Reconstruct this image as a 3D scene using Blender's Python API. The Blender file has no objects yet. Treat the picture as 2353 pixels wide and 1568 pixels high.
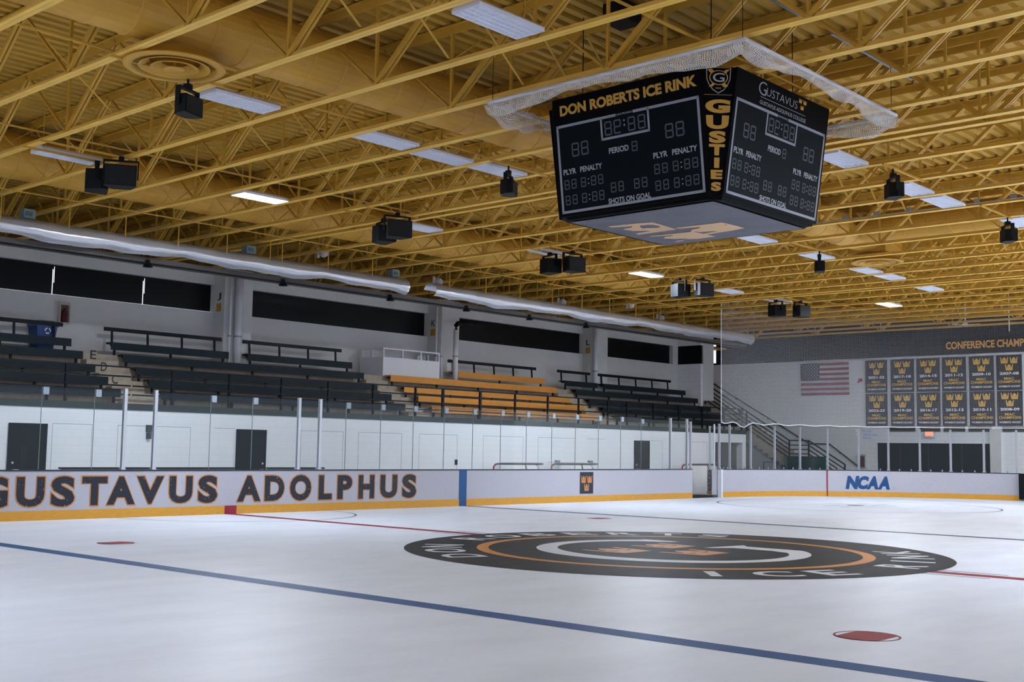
import bpy, math, random
from mathutils import Vector, Matrix
random.seed(7)
scene = bpy.context.scene
COL = scene.collection
PI = math.pi

# ---------------------------------------------------------------- camera, world, exposure
CAM = Vector((-17.164, -11.777, 1.665))
PAN, TILT, ROLL, FPX = 0.7360, 0.0913, 0.01643, 2737.8
def cam_axes():
    f = Vector((math.cos(PAN)*math.cos(TILT), math.sin(PAN)*math.cos(TILT), math.sin(TILT)))
    r = Vector((math.sin(PAN), -math.cos(PAN), 0)); u = r.cross(f)
    return r*math.cos(ROLL)+u*math.sin(ROLL), -r*math.sin(ROLL)+u*math.cos(ROLL), f
r_, u_, f_ = cam_axes()
cd = bpy.data.cameras.new('camera'); co = bpy.data.objects.new('camera', cd); COL.objects.link(co)
M = Matrix(((r_.x, u_.x, -f_.x, CAM.x), (r_.y, u_.y, -f_.y, CAM.y), (r_.z, u_.z, -f_.z, CAM.z), (0, 0, 0, 1)))
co.matrix_world = M
cd.sensor_width = 36; cd.sensor_fit = 'HORIZONTAL'; cd.lens = FPX/2353*36
cd.clip_start = 0.05; cd.clip_end = 300
scene.camera = co
w = bpy.data.worlds.new('world'); scene.world = w; w.use_nodes = True
bgn = w.node_tree.nodes['Background']
bgn.inputs[0].default_value = (0.56, 0.62, 0.80, 1); bgn.inputs[1].default_value = 0.42
scene.view_settings.view_transform = 'Standard'
scene.view_settings.look = 'None'
scene.view_settings.gamma = 1.0
scene.view_settings.use_curve_mapping = False
scene.view_settings.exposure = 1.53
scene.cycles.transparent_max_bounces = 40
LAMP = 140.0          # radiance of a lit tube-lamp lens

# ---------------------------------------------------------------- materials
def srgb(h):
    c = [int(h[i:i+2], 16)/255 for i in (0, 2, 4)]
    return tuple(x/12.92 if x <= .04045 else ((x+.055)/1.055)**2.4 for x in c)
MATS = {}
def mat(name, col, rough=.6, metal=0., noise=0., scale=3., spec=.4, col2=None, bump=0., bscale=40., stretch=None, emit=0.):
    if name in MATS: return MATS[name]
    m = bpy.data.materials.new(name); m.use_nodes = True; MATS[name] = m
    nt = m.node_tree; b = nt.nodes['Principled BSDF']
    c = srgb(col) if isinstance(col, str) else col
    b.inputs['Base Color'].default_value = (*c, 1)
    b.inputs['Roughness'].default_value = rough
    b.inputs['Metallic'].default_value = metal
    b.inputs['Specular IOR Level'].default_value = spec
    if noise or bump:
        tc = nt.nodes.new('ShaderNodeTexCoord'); mp = nt.nodes.new('ShaderNodeMapping')
        nt.links.new(tc.outputs['Object'], mp.inputs[0])
        if stretch: mp.inputs['Scale'].default_value = stretch
    if noise:
        n = nt.nodes.new('ShaderNodeTexNoise'); n.inputs['Scale'].default_value = scale
        n.inputs['Detail'].default_value = 5; n.inputs['Roughness'].default_value = .65
        nt.links.new(mp.outputs[0], n.inputs['Vector'])
        r = nt.nodes.new('ShaderNodeValToRGB')
        c2 = (srgb(col2) if isinstance(col2, str) else col2) if col2 else tuple(x*(1-noise) for x in c)
        r.color_ramp.elements[0].position = .32; r.color_ramp.elements[1].position = .62
        r.color_ramp.elements[0].color = (*c2, 1); r.color_ramp.elements[1].color = (*c, 1)
        nt.links.new(n.outputs['Fac'], r.inputs[0]); nt.links.new(r.outputs[0], b.inputs['Base Color'])
    if bump:
        n2 = nt.nodes.new('ShaderNodeTexNoise'); n2.inputs['Scale'].default_value = bscale
        nt.links.new(mp.outputs[0], n2.inputs['Vector'])
        bp = nt.nodes.new('ShaderNodeBump'); bp.inputs['Strength'].default_value = bump; bp.inputs['Distance'].default_value = .05
        nt.links.new(n2.outputs['Fac'], bp.inputs['Height']); nt.links.new(bp.outputs[0], b.inputs['Normal'])
    if emit:
        b.inputs['Emission Color'].default_value = (*c, 1); b.inputs['Emission Strength'].default_value = emit
    return m
def speck(name, col, col2, scale, lo, hi, rough=.5, stretch=None):
    """base colour with sparse scuff specks"""
    m = mat(name, col, rough, noise=.1, scale=scale, col2=col2, stretch=stretch)
    for n in m.node_tree.nodes:
        if n.type == 'VALTORGB':
            n.color_ramp.elements[0].position = lo; n.color_ramp.elements[1].position = hi
    return m
def brick(name, col, mortar, bw, bh, ms=.012, axis='XZ', rough=.7):
    m = mat(name, col, rough); nt = m.node_tree; b = nt.nodes['Principled BSDF']
    tc = nt.nodes.new('ShaderNodeTexCoord'); sp = nt.nodes.new('ShaderNodeSeparateXYZ'); cb = nt.nodes.new('ShaderNodeCombineXYZ')
    nt.links.new(tc.outputs['Object'], sp.inputs[0])
    nt.links.new(sp.outputs[axis[0]], cb.inputs[0]); nt.links.new(sp.outputs[axis[1]], cb.inputs[1])
    t = nt.nodes.new('ShaderNodeTexBrick')
    c = srgb(col); c2 = tuple(x*.985 for x in c)
    t.inputs['Color1'].default_value = (*c, 1); t.inputs['Color2'].default_value = (*c2, 1); t.inputs['Mortar'].default_value = (*srgb(mortar), 1)
    t.inputs['Scale'].default_value = 1; t.inputs['Brick Width'].default_value = bw; t.inputs['Row Height'].default_value = bh
    t.inputs['Mortar Size'].default_value = ms
    nt.links.new(cb.outputs[0], t.inputs['Vector']); nt.links.new(t.outputs[0], b.inputs['Base Color'])
    return m
def glassmat(name, tint, rough=.02):
    """thin clear sheet: transparent with a Schlick reflection on either face"""
    m = bpy.data.materials.new(name); m.use_nodes = True; MATS[name] = m
    nt = m.node_tree; nt.nodes.clear()
    o = nt.nodes.new('ShaderNodeOutputMaterial'); t = nt.nodes.new('ShaderNodeBsdfTransparent'); g = nt.nodes.new('ShaderNodeBsdfGlossy')
    mx = nt.nodes.new('ShaderNodeMixShader'); ge = nt.nodes.new('ShaderNodeNewGeometry')
    dp = nt.nodes.new('ShaderNodeVectorMath'); dp.operation = 'DOT_PRODUCT'
    nt.links.new(ge.outputs['Normal'], dp.inputs[0]); nt.links.new(ge.outputs['Incoming'], dp.inputs[1])
    prev = dp.outputs['Value']
    for op, k in (('ABSOLUTE', None), ('SUBTRACT', 1.0), ('POWER', 5.0), ('MULTIPLY_ADD', .9)):
        a = nt.nodes.new('ShaderNodeMath'); a.operation = op
        if op == 'SUBTRACT': a.inputs[0].default_value = 1.0; nt.links.new(prev, a.inputs[1])
        else:
            nt.links.new(prev, a.inputs[0])
            if k is not None: a.inputs[1].default_value = k
            if op == 'MULTIPLY_ADD': a.inputs[2].default_value = .018
        prev = a.outputs[0]
    t.inputs[0].default_value = (*tint, 1); g.inputs['Roughness'].default_value = rough; g.inputs[0].default_value = (.9, .95, .95, 1)
    nt.links.new(prev, mx.inputs[0]); nt.links.new(t.outputs[0], mx.inputs[1]); nt.links.new(g.outputs[0], mx.inputs[2]); nt.links.new(mx.outputs[0], o.inputs[0])
    return m
def netmat(name, col, pitch, thread, rough=.8):
    """open mesh: threads on a square grid laid out in the UVs (metres)"""
    m = bpy.data.materials.new(name); m.use_nodes = True; MATS[name] = m
    nt = m.node_tree; nt.nodes.clear()
    o = nt.nodes.new('ShaderNodeOutputMaterial'); t = nt.nodes.new('ShaderNodeBsdfTransparent'); d = nt.nodes.new('ShaderNodeBsdfDiffuse')
    d.inputs[0].default_value = (*srgb(col), 1)
    mx = nt.nodes.new('ShaderNodeMixShader'); uv = nt.nodes.new('ShaderNodeUVMap'); sp = nt.nodes.new('ShaderNodeSeparateXYZ')
    nt.links.new(uv.outputs[0], sp.inputs[0])
    outs = []
    for k in (0, 1):
        a = nt.nodes.new('ShaderNodeMath'); a.operation = 'DIVIDE'; a.inputs[1].default_value = pitch
        b = nt.nodes.new('ShaderNodeMath'); b.operation = 'FRACT'; c = nt.nodes.new('ShaderNodeMath'); c.operation = 'LESS_THAN'; c.inputs[1].default_value = thread
        nt.links.new(sp.outputs[k], a.inputs[0]); nt.links.new(a.outputs[0], b.inputs[0]); nt.links.new(b.outputs[0], c.inputs[0]); outs.append(c)
    q = nt.nodes.new('ShaderNodeMath'); q.operation = 'MAXIMUM'
    nt.links.new(outs[0].outputs[0], q.inputs[0]); nt.links.new(outs[1].outputs[0], q.inputs[1])
    nt.links.new(q.outputs[0], mx.inputs[0]); nt.links.new(t.outputs[0], mx.inputs[1]); nt.links.new(d.outputs[0], mx.inputs[2]); nt.links.new(mx.outputs[0], o.inputs[0])
    return m

CHORD_LIT = mat('yellow_chord_lit', (.80, .49, .085), .5, noise=.08, scale=2.2)  # truss yellow lightened, painting in the light on the chord undersides
YEL = mat('yellow_steel', (.58, .325, .036), .55, noise=.14, scale=2.2)
YDK = mat('yellow_deck', (.52, .295, .034), .6, noise=.16, scale=1.2)
DUCT = mat('yellow_duct', (.56, .30, .036), .55, noise=.1, scale=1.5)
ICE = mat('ice', (.70, .745, .84), .42, noise=.1, scale=.55, col2=(.62, .66, .75), spec=.35, stretch=(1, 2.2, 1))
CONC = mat('concrete', '8d8981', .85, noise=.2, scale=4)
FLOORM = mat('rubber_floor', '4a4a4e', .8, noise=.25, scale=6)
TERR = mat('terrace_concrete', 'b3a795', .85, noise=.22, scale=5)
WHT = brick('white_block', 'eaecf0', 'e2e4e8', .41, .2, .006)
WHTY = brick('white_block_end', 'eaecf0', 'dddfe3', .41, .2, .008, 'YZ')
BEAM = mat('white_painted', 'd3d4d3', .7, noise=.06, scale=3)
WPIPE = mat('white_pipe', 'd6d7dc', .5)
BOARD = speck('board_plastic', 'a9a9b2', '74747f', 26, .335, .375, .45)
KICK = mat('kick_plate', (.60, .29, .025), .5, noise=.2, scale=5, stretch=(1, 1, 9))
CAPM = mat('cap_rail', '23262c', .5)
LETT = speck('board_letter', '171b25', 'b0b0b8', 20, .315, .345, .5)
ORG = mat('orange_outline', 'bb7a3c', .5)
BLUE = mat('blue_plastic', '0a4a80', .5)
RED = mat('red_paint', '8c1c30', .5)
ICEB = mat('ice_blue', '2a5388', .5, noise=.15, scale=3)
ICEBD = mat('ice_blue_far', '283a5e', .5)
ICER = mat('ice_red', '8c2636', .5, noise=.15, scale=3)
ICED = mat('ice_black', '15181e', .55, noise=.3, scale=1.6, col2='292d34', stretch=(.4, 2.4, 1), spec=.2)
ICEW = mat('ice_white', 'c2c6cc', .5)
ICEO = mat('ice_orange', 'b97a36', .5)
ICEP = mat('ice_peach', 'bf8556', .5)
THIN = mat('ice_thin_line', '4a4756', .5)
GLASS = glassmat('glass', (.968, .984, .98))
GLASS2 = glassmat('glass_green', (.90, .955, .94))
ALU = mat('aluminium', 'b9bbc1', .35, .6)
CLIP = mat('clip_white', '8d98a2', .4)
GRN = mat('bench_green', '16252b', .55, noise=.2, scale=3, spec=.2)
ORB = mat('bench_orange', (.66, .27, .03), .5, noise=.1, scale=3)
BLK = mat('black_metal', '0a0e12', .5, spec=.2)
RAILM = mat('rail_dark', '0c1118', .5, spec=.2)
DWIN = mat('dark_window', '04070b', .35, spec=.25)
DOORM = mat('door_dark', '151c1d', .6, noise=.15, spec=.1)
SBLK = mat('score_black', '030406', .6, noise=.2, scale=4, spec=.06)
SNAV = mat('score_face', '050b11', .6, noise=.15, scale=2, spec=.08)
SGRY = mat('score_border', '888b94', .5)
SDIG = mat('score_digit', '474c52', .6)
STXT = mat('score_text', '9b9da2', .5)
GOLD = mat('gold', (.50, .27, .035), .5)
GOLDB = mat('gold_banner', 'd9a92f', .6)
CLOTH = mat('grey_cloth', '7a7a84', .85, noise=.1, scale=2)
PEACH = mat('peach_print', 'edc79c', .8)
HOOD = mat('foil_hood', 'd4d5da', .26, .5, noise=.15, scale=2.5, bump=.5, bscale=2.5, stretch=(.5, 2, 2))
HOODB = mat('hood_brown_shaded', '57504a', .6)  # tube brown darkened, with the shade it hangs in put into the colour
FIXW = mat('fixture_white', 'dfe1ea', .5)
TUBEM = mat('tube_white', 'eceef6', .35)
LIT = mat('lit_lens', (1, 1, 1), .5, emit=LAMP)
LIT.node_tree.nodes['Principled BSDF'].inputs['Emission Color'].default_value = (.80, .885, 1, 1)
SPK = mat('speaker_black', '090d10', .55, spec=.2)
NET = netmat('end_net', 'd2d3d8', .042, .055)
NETW = netmat('white_net', 'e6e2da', .055, .21)
NETG = netmat('goal_net', 'e8e8e8', .05, .2)
DKBAND = mat('dark_wall', '1e2228', .85, noise=.12, scale=2, spec=.1)
BANN = mat('banner_black', '15171b', .8, noise=.12, scale=3, spec=.1)
WTXT = mat('white_print', 'dcdde4', .6)
FRED = mat('flag_red', '8f2a38', .8)
FWHT = mat('flag_white', 'cfcdd2', .8)
FBLU = mat('flag_blue', '2b3040', .8)
DAY = mat('daylight_gap', (.9, .97, 1), .5, emit=.4)

# ---------------------------------------------------------------- mesh helpers
OFF = {}
def V(p): return Vector(p)
class MB:
    def __init__(s): s.v = []; s.f = []; s.m = []; s.uv = None
    def add(s, vs, fs, m=0):
        n = len(s.v); s.v += [Vector(x) for x in vs]; s.f += [[n+i for i in f] for f in fs]; s.m += [m]*len(fs); return s
    def box(s, x0, x1, y0, y1, z0, z1, m=0):
        return s.add([(x0,y0,z0),(x1,y0,z0),(x1,y1,z0),(x0,y1,z0),(x0,y0,z1),(x1,y0,z1),(x1,y1,z1),(x0,y1,z1)],
            [(0,3,2,1),(4,5,6,7),(0,1,5,4),(1,2,6,5),(2,3,7,6),(3,0,4,7)], m)
    def bar(s, p, q, wd, ht, up=(0,0,1), m=0):
        p = V(p); q = V(q); d = (q-p).normalized(); up = V(up)
        if abs(d.dot(up)) > .98: up = V((1,0,0)) if abs(d.x) < .9 else V((0,1,0))
        a = d.cross(up).normalized()*(wd/2); b = a.cross(d).normalized()*(ht/2)
        vs = [p-a-b, p+a-b, p+a+b, p-a+b, q-a-b, q+a-b, q+a+b, q-a+b]
        return s.add(vs, [(0,1,2,3),(7,6,5,4),(0,4,5,1),(1,5,6,2),(2,6,7,3),(3,7,4,0)], m)
    def tube(s, pts, r, n=8, m=0):
        pts = [V(p) for p in pts]; rings = []
        for i, p in enumerate(pts):
            d = (pts[min(i+1, len(pts)-1)]-pts[max(i-1, 0)]).normalized()
            up = V((0,0,1)) if abs(d.z) < .95 else V((1,0,0))
            a = d.cross(up).normalized(); b = a.cross(d).normalized()
            rr = r[i] if isinstance(r, (list, tuple)) else r
            rings.append([p+a*rr*math.cos(2*PI*k/n)+b*rr*math.sin(2*PI*k/n) for k in range(n)])
        vs = [x for R in rings for x in R]; fs = []
        for i in range(len(pts)-1):
            for k in range(n): fs.append((i*n+k, i*n+(k+1) % n, (i+1)*n+(k+1) % n, (i+1)*n+k))
        fs.append(list(range(n))[::-1]); fs.append([(len(pts)-1)*n+k for k in range(n)])
        return s.add(vs, fs, m)
    def lathe(s, prof, c, n=48, m=0):
        c = V(c); vs = []; fs = []
        for (r, z) in prof:
            for k in range(n): vs.append((c.x+r*math.cos(2*PI*k/n), c.y+r*math.sin(2*PI*k/n), c.z+z))
        for i in range(len(prof)-1):
            for k in range(n): fs.append((i*n+k, i*n+(k+1) % n, (i+1)*n+(k+1) % n, (i+1)*n+k))
        return s.add(vs, fs, m)
    def grid(s, fn, nu, nv, m=0, uvfn=None):
        vs = [fn(i/nu, j/nv) for j in range(nv+1) for i in range(nu+1)]
        fs = [(j*(nu+1)+i, j*(nu+1)+i+1, (j+1)*(nu+1)+i+1, (j+1)*(nu+1)+i) for j in range(nv) for i in range(nu)]
        if uvfn:
            if s.uv is None: s.uv = [(0, 0)]*len(s.v)
            s.uv += [uvfn(i/nu, j/nv) for j in range(nv+1) for i in range(nu+1)]
        return s.add(vs, fs, m)
    def prism(s, poly, fn0, fn1, m=0):
        n = len(poly); vs = [fn0(*p) for p in poly]+[fn1(*p) for p in poly]
        fs = [list(range(n))[::-1], list(range(n, 2*n))]+[(i, (i+1) % n, n+(i+1) % n, n+i) for i in range(n)]
        return s.add(vs, fs, m)
    def poly(s, pts, fn, m=0): return s.add([fn(*p) for p in pts], [list(range(len(pts)))], m)
    def rect(s, u0, v0, u1, v1, fn, m=0): return s.poly([(u0,v0),(u1,v0),(u1,v1),(u0,v1)], fn, m)
    def ring(s, c, r0, r1, fn, a0=0, a1=360, n=64, m=0):
        for k in range(n):
            a = math.radians(a0+(a1-a0)*k/n); b = math.radians(a0+(a1-a0)*(k+1)/n)
            s.poly([(c[0]+r*math.cos(t), c[1]+r*math.sin(t)) for r, t in ((r0,a),(r1,a),(r1,b),(r0,b))], fn, m)
        return s
    def text(s, txt, box, fn, bold=0., m=0, keep=False):
        vs, fs, asp = glyphs(txt, bold); u0, v0, u1, v1 = box
        return s.add([fn(u0+(u1-u0)*a, v0+(v1-v0)*b) for a, b in vs], fs, m)
    def build(s, name, mats, parent=None, smooth=False):
        me = bpy.data.meshes.new(name); off = OFF.get(parent.name, Vector((0,0,0))) if parent else Vector((0,0,0))
        me.from_pydata([tuple(x-off) for x in s.v], [], s.f)
        mats = mats if isinstance(mats, (list, tuple)) else [mats]
        for x in mats: me.materials.append(x)
        if len(mats) > 1: me.polygons.foreach_set('material_index', s.m)
        if s.uv:
            ul = me.uv_layers.new(name='UVMap')
            for li, l in enumerate(me.loops): ul.data[li].uv = s.uv[l.vertex_index]
        if smooth: me.polygons.foreach_set('use_smooth', [True]*len(s.f))
        me.update()
        o = bpy.data.objects.new(name, me); COL.objects.link(o)
        if parent: o.parent = parent; OFF[o.name] = off
        return o
GL = {}
def glyphs(txt, bold=0.):
    k = (txt, bold)
    if k in GL: return GL[k]
    cu = bpy.data.curves.new('t', 'FONT'); cu.body = txt; cu.offset = bold; cu.resolution_u = 4
    o = bpy.data.objects.new('t', cu); COL.objects.link(o)
    me = bpy.data.meshes.new_from_object(o.evaluated_get(bpy.context.evaluated_depsgraph_get()))
    xs = [v.co.x for v in me.vertices]; ys = [v.co.y for v in me.vertices]
    x0, x1, y0, y1 = min(xs), max(xs), min(ys), max(ys)
    vs = [((v.co.x-x0)/(x1-x0), (v.co.y-y0)/(y1-y0)) for v in me.vertices]
    fs = [list(p.vertices) for p in me.polygons]
    bpy.data.objects.remove(o); bpy.data.curves.remove(cu); bpy.data.meshes.remove(me)
    GL[k] = (vs, fs, (x1-x0)/(y1-y0)); return GL[k]
def tag(o, label=None, cat=None, group=None, kind=None):
    if label: o['label'] = label
    if cat: o['category'] = cat
    if group: o['group'] = group
    if kind: o['kind'] = kind
    return o
def thing(name, loc, label, cat, group=None, kind=None):
    o = bpy.data.objects.new(name, None); COL.objects.link(o); o.location = loc; o.empty_display_size = .1
    OFF[o.name] = Vector(loc); return tag(o, label, cat, group, kind)
def dup(root, loc, rotz=0., label=None, group=None):
    r = root.copy(); COL.objects.link(r); r.location = loc; r.rotation_euler = (0, 0, rotz)
    if label: r['label'] = label
    if group: r['group'] = group
    for ch in list(root.children):
        c = ch.copy(); COL.objects.link(c); c.parent = r
        for g in ch.children:
            d = g.copy(); COL.objects.link(d); d.parent = c
    return r
ORD = ['zeroth','first','second','third','fourth','fifth','sixth','seventh','eighth','ninth','tenth','eleventh','twelfth','thirteenth','fourteenth','fifteenth',
       'sixteenth','seventeenth','eighteenth','nineteenth','twentieth','twenty-first','twenty-second','twenty-third','twenty-fourth','twenty-fifth','twenty-sixth',
       'twenty-seventh','twenty-eighth','twenty-ninth','thirtieth','thirty-first','thirty-second','thirty-third','thirty-fourth','thirty-fifth','thirty-sixth']
CROWN = [(.1,0),(.9,0),(.93,.3),(1,1),(.88,.98),(.80,.55),(.72,.62),(.66,.86),(.57,.9),(.5,1),(.43,.9),(.34,.86),(.28,.62),(.20,.55),(.12,.98),(0,1),(.07,.3)]
def crown(mb, box, fn, m=0, fe=None, me_=None):
    u0, v0, u1, v1 = box
    g = lambda P: [(u0+(u1-u0)*a, v0+(v1-v0)*b) for a, b in P]
    mb.poly(g(CROWN), fn, m)
    if fe:
        mb.poly(g([(.16,.47),(.3,.36),(.44,.42),(.3,.45)]), fe, me_); mb.poly(g([(.84,.47),(.7,.36),(.56,.42),(.7,.45)]), fe, me_)
def crowns3(mb, box, fn, m=0, fe=None, me_=None):
    u0, v0, u1, v1 = box; w_ = (u1-u0); h_ = (v1-v0)
    for a, b in ((0, .53), (.54, .53), (.27, 0)):
        crown(mb, (u0+w_*a, v0+h_*b, u0+w_*(a+.46), v0+h_*(b+.47)), fn, m, fe, me_)

# ---------------------------------------------------------------- rink outline
HW, XE, CR, CX, CY = 12.95, 31.39, 8.53, 22.86, 4.42
def path(s, d=0.):
    """point on the inside of the end boards: s metres from the corner start; d outward offset"""
    if s <= 0: return Vector((CX+s, HW+d, 0)), Vector((0, 1, 0))
    L = CR*PI/2
    if s < L:
        a = PI/2-s/CR; n = Vector((math.cos(a), math.sin(a), 0)); return Vector((CX, CY, 0))+n*(CR+d), n
    return Vector((XE+d, CY-(s-L), 0)), Vector((1, 0, 0))
SG0, SG1 = 20.18, 22.15   # gate opening in the side boards

# ---------------------------------------------------------------- floor, ice, roof, walls
b = MB().box(-24, 36, -16, 23, -.2, -.03).build('floor', FLOORM); tag(b, 'dark rubber floor around the ice', 'floor', kind='structure')
outl = [(-24, HW+.05)]+[tuple(path(s, .05)[0][:2]) for s in [CR*PI/2*k/24 for k in range(25)]]+[(XE+.05, -CY)]
outl += [(CX+(CR+.05)*math.cos(-a), -CY+(CR+.05)*math.sin(-a)) for a in [PI/2*k/16 for k in range(1, 17)]]+[(-24, -HW-.05)]
ice = MB().prism(outl, lambda x, y: (x, y, -.03), lambda x, y: (x, y, 0)).build('ice_sheet', ICE)
tag(ice, 'white painted ice sheet of the hockey rink', 'ice', kind='structure')
def at(z): return lambda x, y: (x, y, z)
MB().rect(-.152, -HW, .152, HW, at(.002)).build('center_line', ICER, ice)
MB().rect(-8.33, -HW, -8.03, HW, at(.002)).build('blue_line', ICEB, ice)
MB().rect(8.03, -HW, 8.33, HW, at(.002)).build('blue_line', ICEBD, ice)
MB().rect(27.38, -11.3, 27.43, 11.3, at(.002)).build('goal_line', ICER, ice)
for (x, y) in ((-6.59, 6.70), (-6.59, -6.70), (6.59, 6.70), (6.59, -6.70)):
    m_ = MB(); h = .21
    pts = [(x+.305*math.cos(t), y+.305*math.sin(t)) for t in [2*PI*k/40 for k in range(40)]]
    a0 = math.asin(h/.305)
    band = [(x+s_*.305*math.cos(t), y+.305*math.sin(t)*1) for s_ in (1,) for t in [a0-2*a0*k/10 for k in range(11)]]+[(x-.305*math.cos(t), y+.305*math.sin(t)) for t in [-a0+2*a0*k/10 for k in range(11)]]
    m_.poly(band, at(.003)); m_.ring((x, y), .285, .305, at(.003), n=40); m_.build('faceoff_spot', ICER, ice)
m_ = MB().ring((20.56, 6.70), 4.54, 4.60, at(.002), n=96); m_.ring((20.56, 6.7), 0, .3, at(.003), n=32)
for sx in (-1, 1):
    for sy in (-1, 1):
        m_.rect(20.56+sx*.55-.03, 6.7+sy*.3, 20.56+sx*.55+.03, 6.7+sy*1.3, at(.002)); m_.rect(20.56+sx*.55, 6.7+sy*.3-.03, 20.56+sx*1.7, 6.7+sy*.3+.03, at(.002))
m_.build('faceoff_circle', THIN, ice)
MB().ring((0, HW), 3.02, 3.07, at(.002), 180, 360, 48).build('referee_crease', THIN, ice)
m_ = MB()
for yy in (-4.62, 4.62):
    for xx in (-.34, .34): m_.rect(xx-.025, yy-.9, xx+.025, yy+.9, at(.002))
m_.build('hash_mark', THIN, ice)
lg = MB().ring((0, 0), 0, 4.57, at(.004), n=128).build('center_logo', ICED, ice)
MB().ring((0, 0), 3.14, 3.34, at(.006), n=128).build('orange_ring', ICEO, lg)
m_ = MB()
def arc_text(txt, a0, a1, r0, r1, top):
    n = len(txt); 
    for i, ch in enumerate(txt):
        if ch == ' ': continue
        ac = math.radians(a0+(a1-a0)*i/(n-1))
        e = Vector((math.cos(ac), math.sin(ac))); t = Vector((math.sin(ac), -math.cos(ac))) if top else Vector((-math.sin(ac), math.cos(ac)))
        wd = {'I': .16, 'N': .66, 'O': .72, 'C': .66, 'K': .62}.get(ch, .58)
        def fn(u, v, e=e, t=t, wd=wd):
            rr = r0+(r1-r0)*(v if top else 1-v); p = e*rr+t*((u-.5)*wd); return (p.x, p.y, .006)
        m_.text(ch, (0, 0, 1, 1), fn, .02)
arc_text('DON ROBERTS', 158, 22, 3.58, 4.26, True)
arc_text('ICE RINK', -137.3, -43.8, 3.58, 4.26, False)
m_.build('lettering', ICEW, lg)
# the G: open ring with pointed serif and bar
m_ = MB()
outer = [(2.32*math.cos(t), 2.32*math.sin(t)+.0) for t in [math.radians(48+ (316-48)*k/48) for k in range(49)]]
inner = [(1.86*math.cos(t)-.02, 2.0*math.sin(t)) for t in [math.radians(314-(314-50)*k/48) for k in range(49)]]
m_.poly([(1.66, 1.86), (1.58, 1.70)]+outer[1:]+[(1.75, -1.5), (1.75, -.42), (1.98, -.22), (.89, -.06), (.95, -.2), (1.28, -.42), (1.28, -1.2)]+inner[1:]+[(1.5, 1.05), (1.73, 1.02)], at(.006))
m_.build('letter_g', ICEW, lg)
m_ = MB()
for bx in ((-1.27, .12, -.32, .98), (.2, .2, 1.15, 1.05), (-.56, -.95, .42, -.1)): crown(m_, bx, at(.006), 0, at(.007), 1)
m_.build('crown_emblem', [ICEP, ICED], lg)

# roof deck: real ribs running along the rink
m_ = MB(); y = -15.5; pts = []
while y < 23.4:
    pts += [(y, 8.64), (y+.13, 8.64), (y+.155, 8.72), (y+.255, 8.72)]; y += .28
vs = [(-24, a, z) for a, z in pts]+[(36, a, z) for a, z in pts]; n = len(pts)
m_.add(vs, [(i, i+1, n+i+1, n+i) for i in range(n-1)])
m_.box(-24, 36, -15.5, 23.4, 8.74, 8.84)
tag(m_.build('ceiling', YDK), 'yellow ribbed steel roof deck above the trusses', 'ceiling', kind='structure')

# stand wall with its dark opening, doors
m_ = MB()
m_.box(-18, 26.75, 16.2, 16.4, -.03, 2.55); m_.box(26.75, 29.05, 16.2, 16.4, 2.15, 2.55); m_.box(29.05, 29.35, 16.2, 16.5, -.03, 2.55)
wl = tag(m_.build('wall_left', WHT), 'white block wall below the bleachers, with dark doors', 'wall', kind='structure')
m_ = MB()
for a, c, sides in ((-3.0, -1.95, 1), (-1.25, .9, 1), (1.62, 2.3, 0), (4.6, 6.2, 1), (6.8, 8.6, 1), (9.35, 11.1, 1), (12.35, 14.4, 1), (15.2, 17.3, 1), (18.0, 19.1, 0), (21.4, 22.9, 1), (25.0, 26.2, 1)):
    m_.box(a, c, 16.196, 16.1995, 2.125, 2.137)
    if sides: m_.box(a, a+.01, 16.196, 16.1995, .3, 2.125); m_.box(c-.01, c, 16.196, 16.1995, .3, 2.125)
m_.build('control_joint', mat('joint_grey', '9a9ea4', .7), wl)
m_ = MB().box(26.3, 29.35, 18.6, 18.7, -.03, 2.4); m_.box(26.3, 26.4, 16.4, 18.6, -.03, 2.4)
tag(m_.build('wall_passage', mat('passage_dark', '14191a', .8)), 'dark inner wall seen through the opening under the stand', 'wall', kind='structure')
def door(name, x0, x1, lab, hx):
    t = thing(name, (x0, 16.2, 0), lab, 'door', kind='structure')
    MB().box(x0+.04, x1-.04, 16.165, 16.2, -.03, 2.08).build('door_leaf', DOORM, t)
    f = MB().box(x0, x0+.05, 16.15, 16.2, -.03, 2.12); f.box(x1-.05, x1, 16.15, 16.2, -.03, 2.12); f.box(x0, x1, 16.15, 16.2, 2.07, 2.12)
    f.build('door_frame', DOORM, t)
    h = MB().tube([(hx, 16.16, 1.0), (hx, 16.09, 1.0), (hx+(.13 if hx < (x0+x1)/2 else -.13), 16.09, 1.0)], .014); h.tube([(hx, 16.165, 1.17), (hx, 16.13, 1.17)], .03)
    h.build('door_handle', ALU, t)
    return t
d1 = door('door_1', -4.09, -3.14, 'dark door in the block wall farthest from the far end stairs', -3.98)
MB().box(-3.80, -3.62, 16.155, 16.163, .95, 1.55).build('vision_panel', DWIN, d1)
door('door_2', 2.36, 3.36, 'dark grey door between the two low bench walls', 3.24)
door('door_3', 20.97, 21.97, 'dark door in the block wall nearest the far end stairs', 21.09)
b = MB().box(-.45, -.28, 16.08, 16.2, 1.98, 2.16); b.box(-.43, -.33, 16.1, 16.2, 1.80, 1.96)
tag(b.build('alarm_box', mat('alarm_grey', '3a4244', .5)), 'small dark grey alarm box on the block wall beside the gate posts', 'alarm box')
tag(MB().box(11.0, 11.1, 16.17, 16.2, 1.15, 1.32).build('wall_switch', BLK), 'tiny black switch plate on the block wall above a goal', 'switch')

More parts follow.
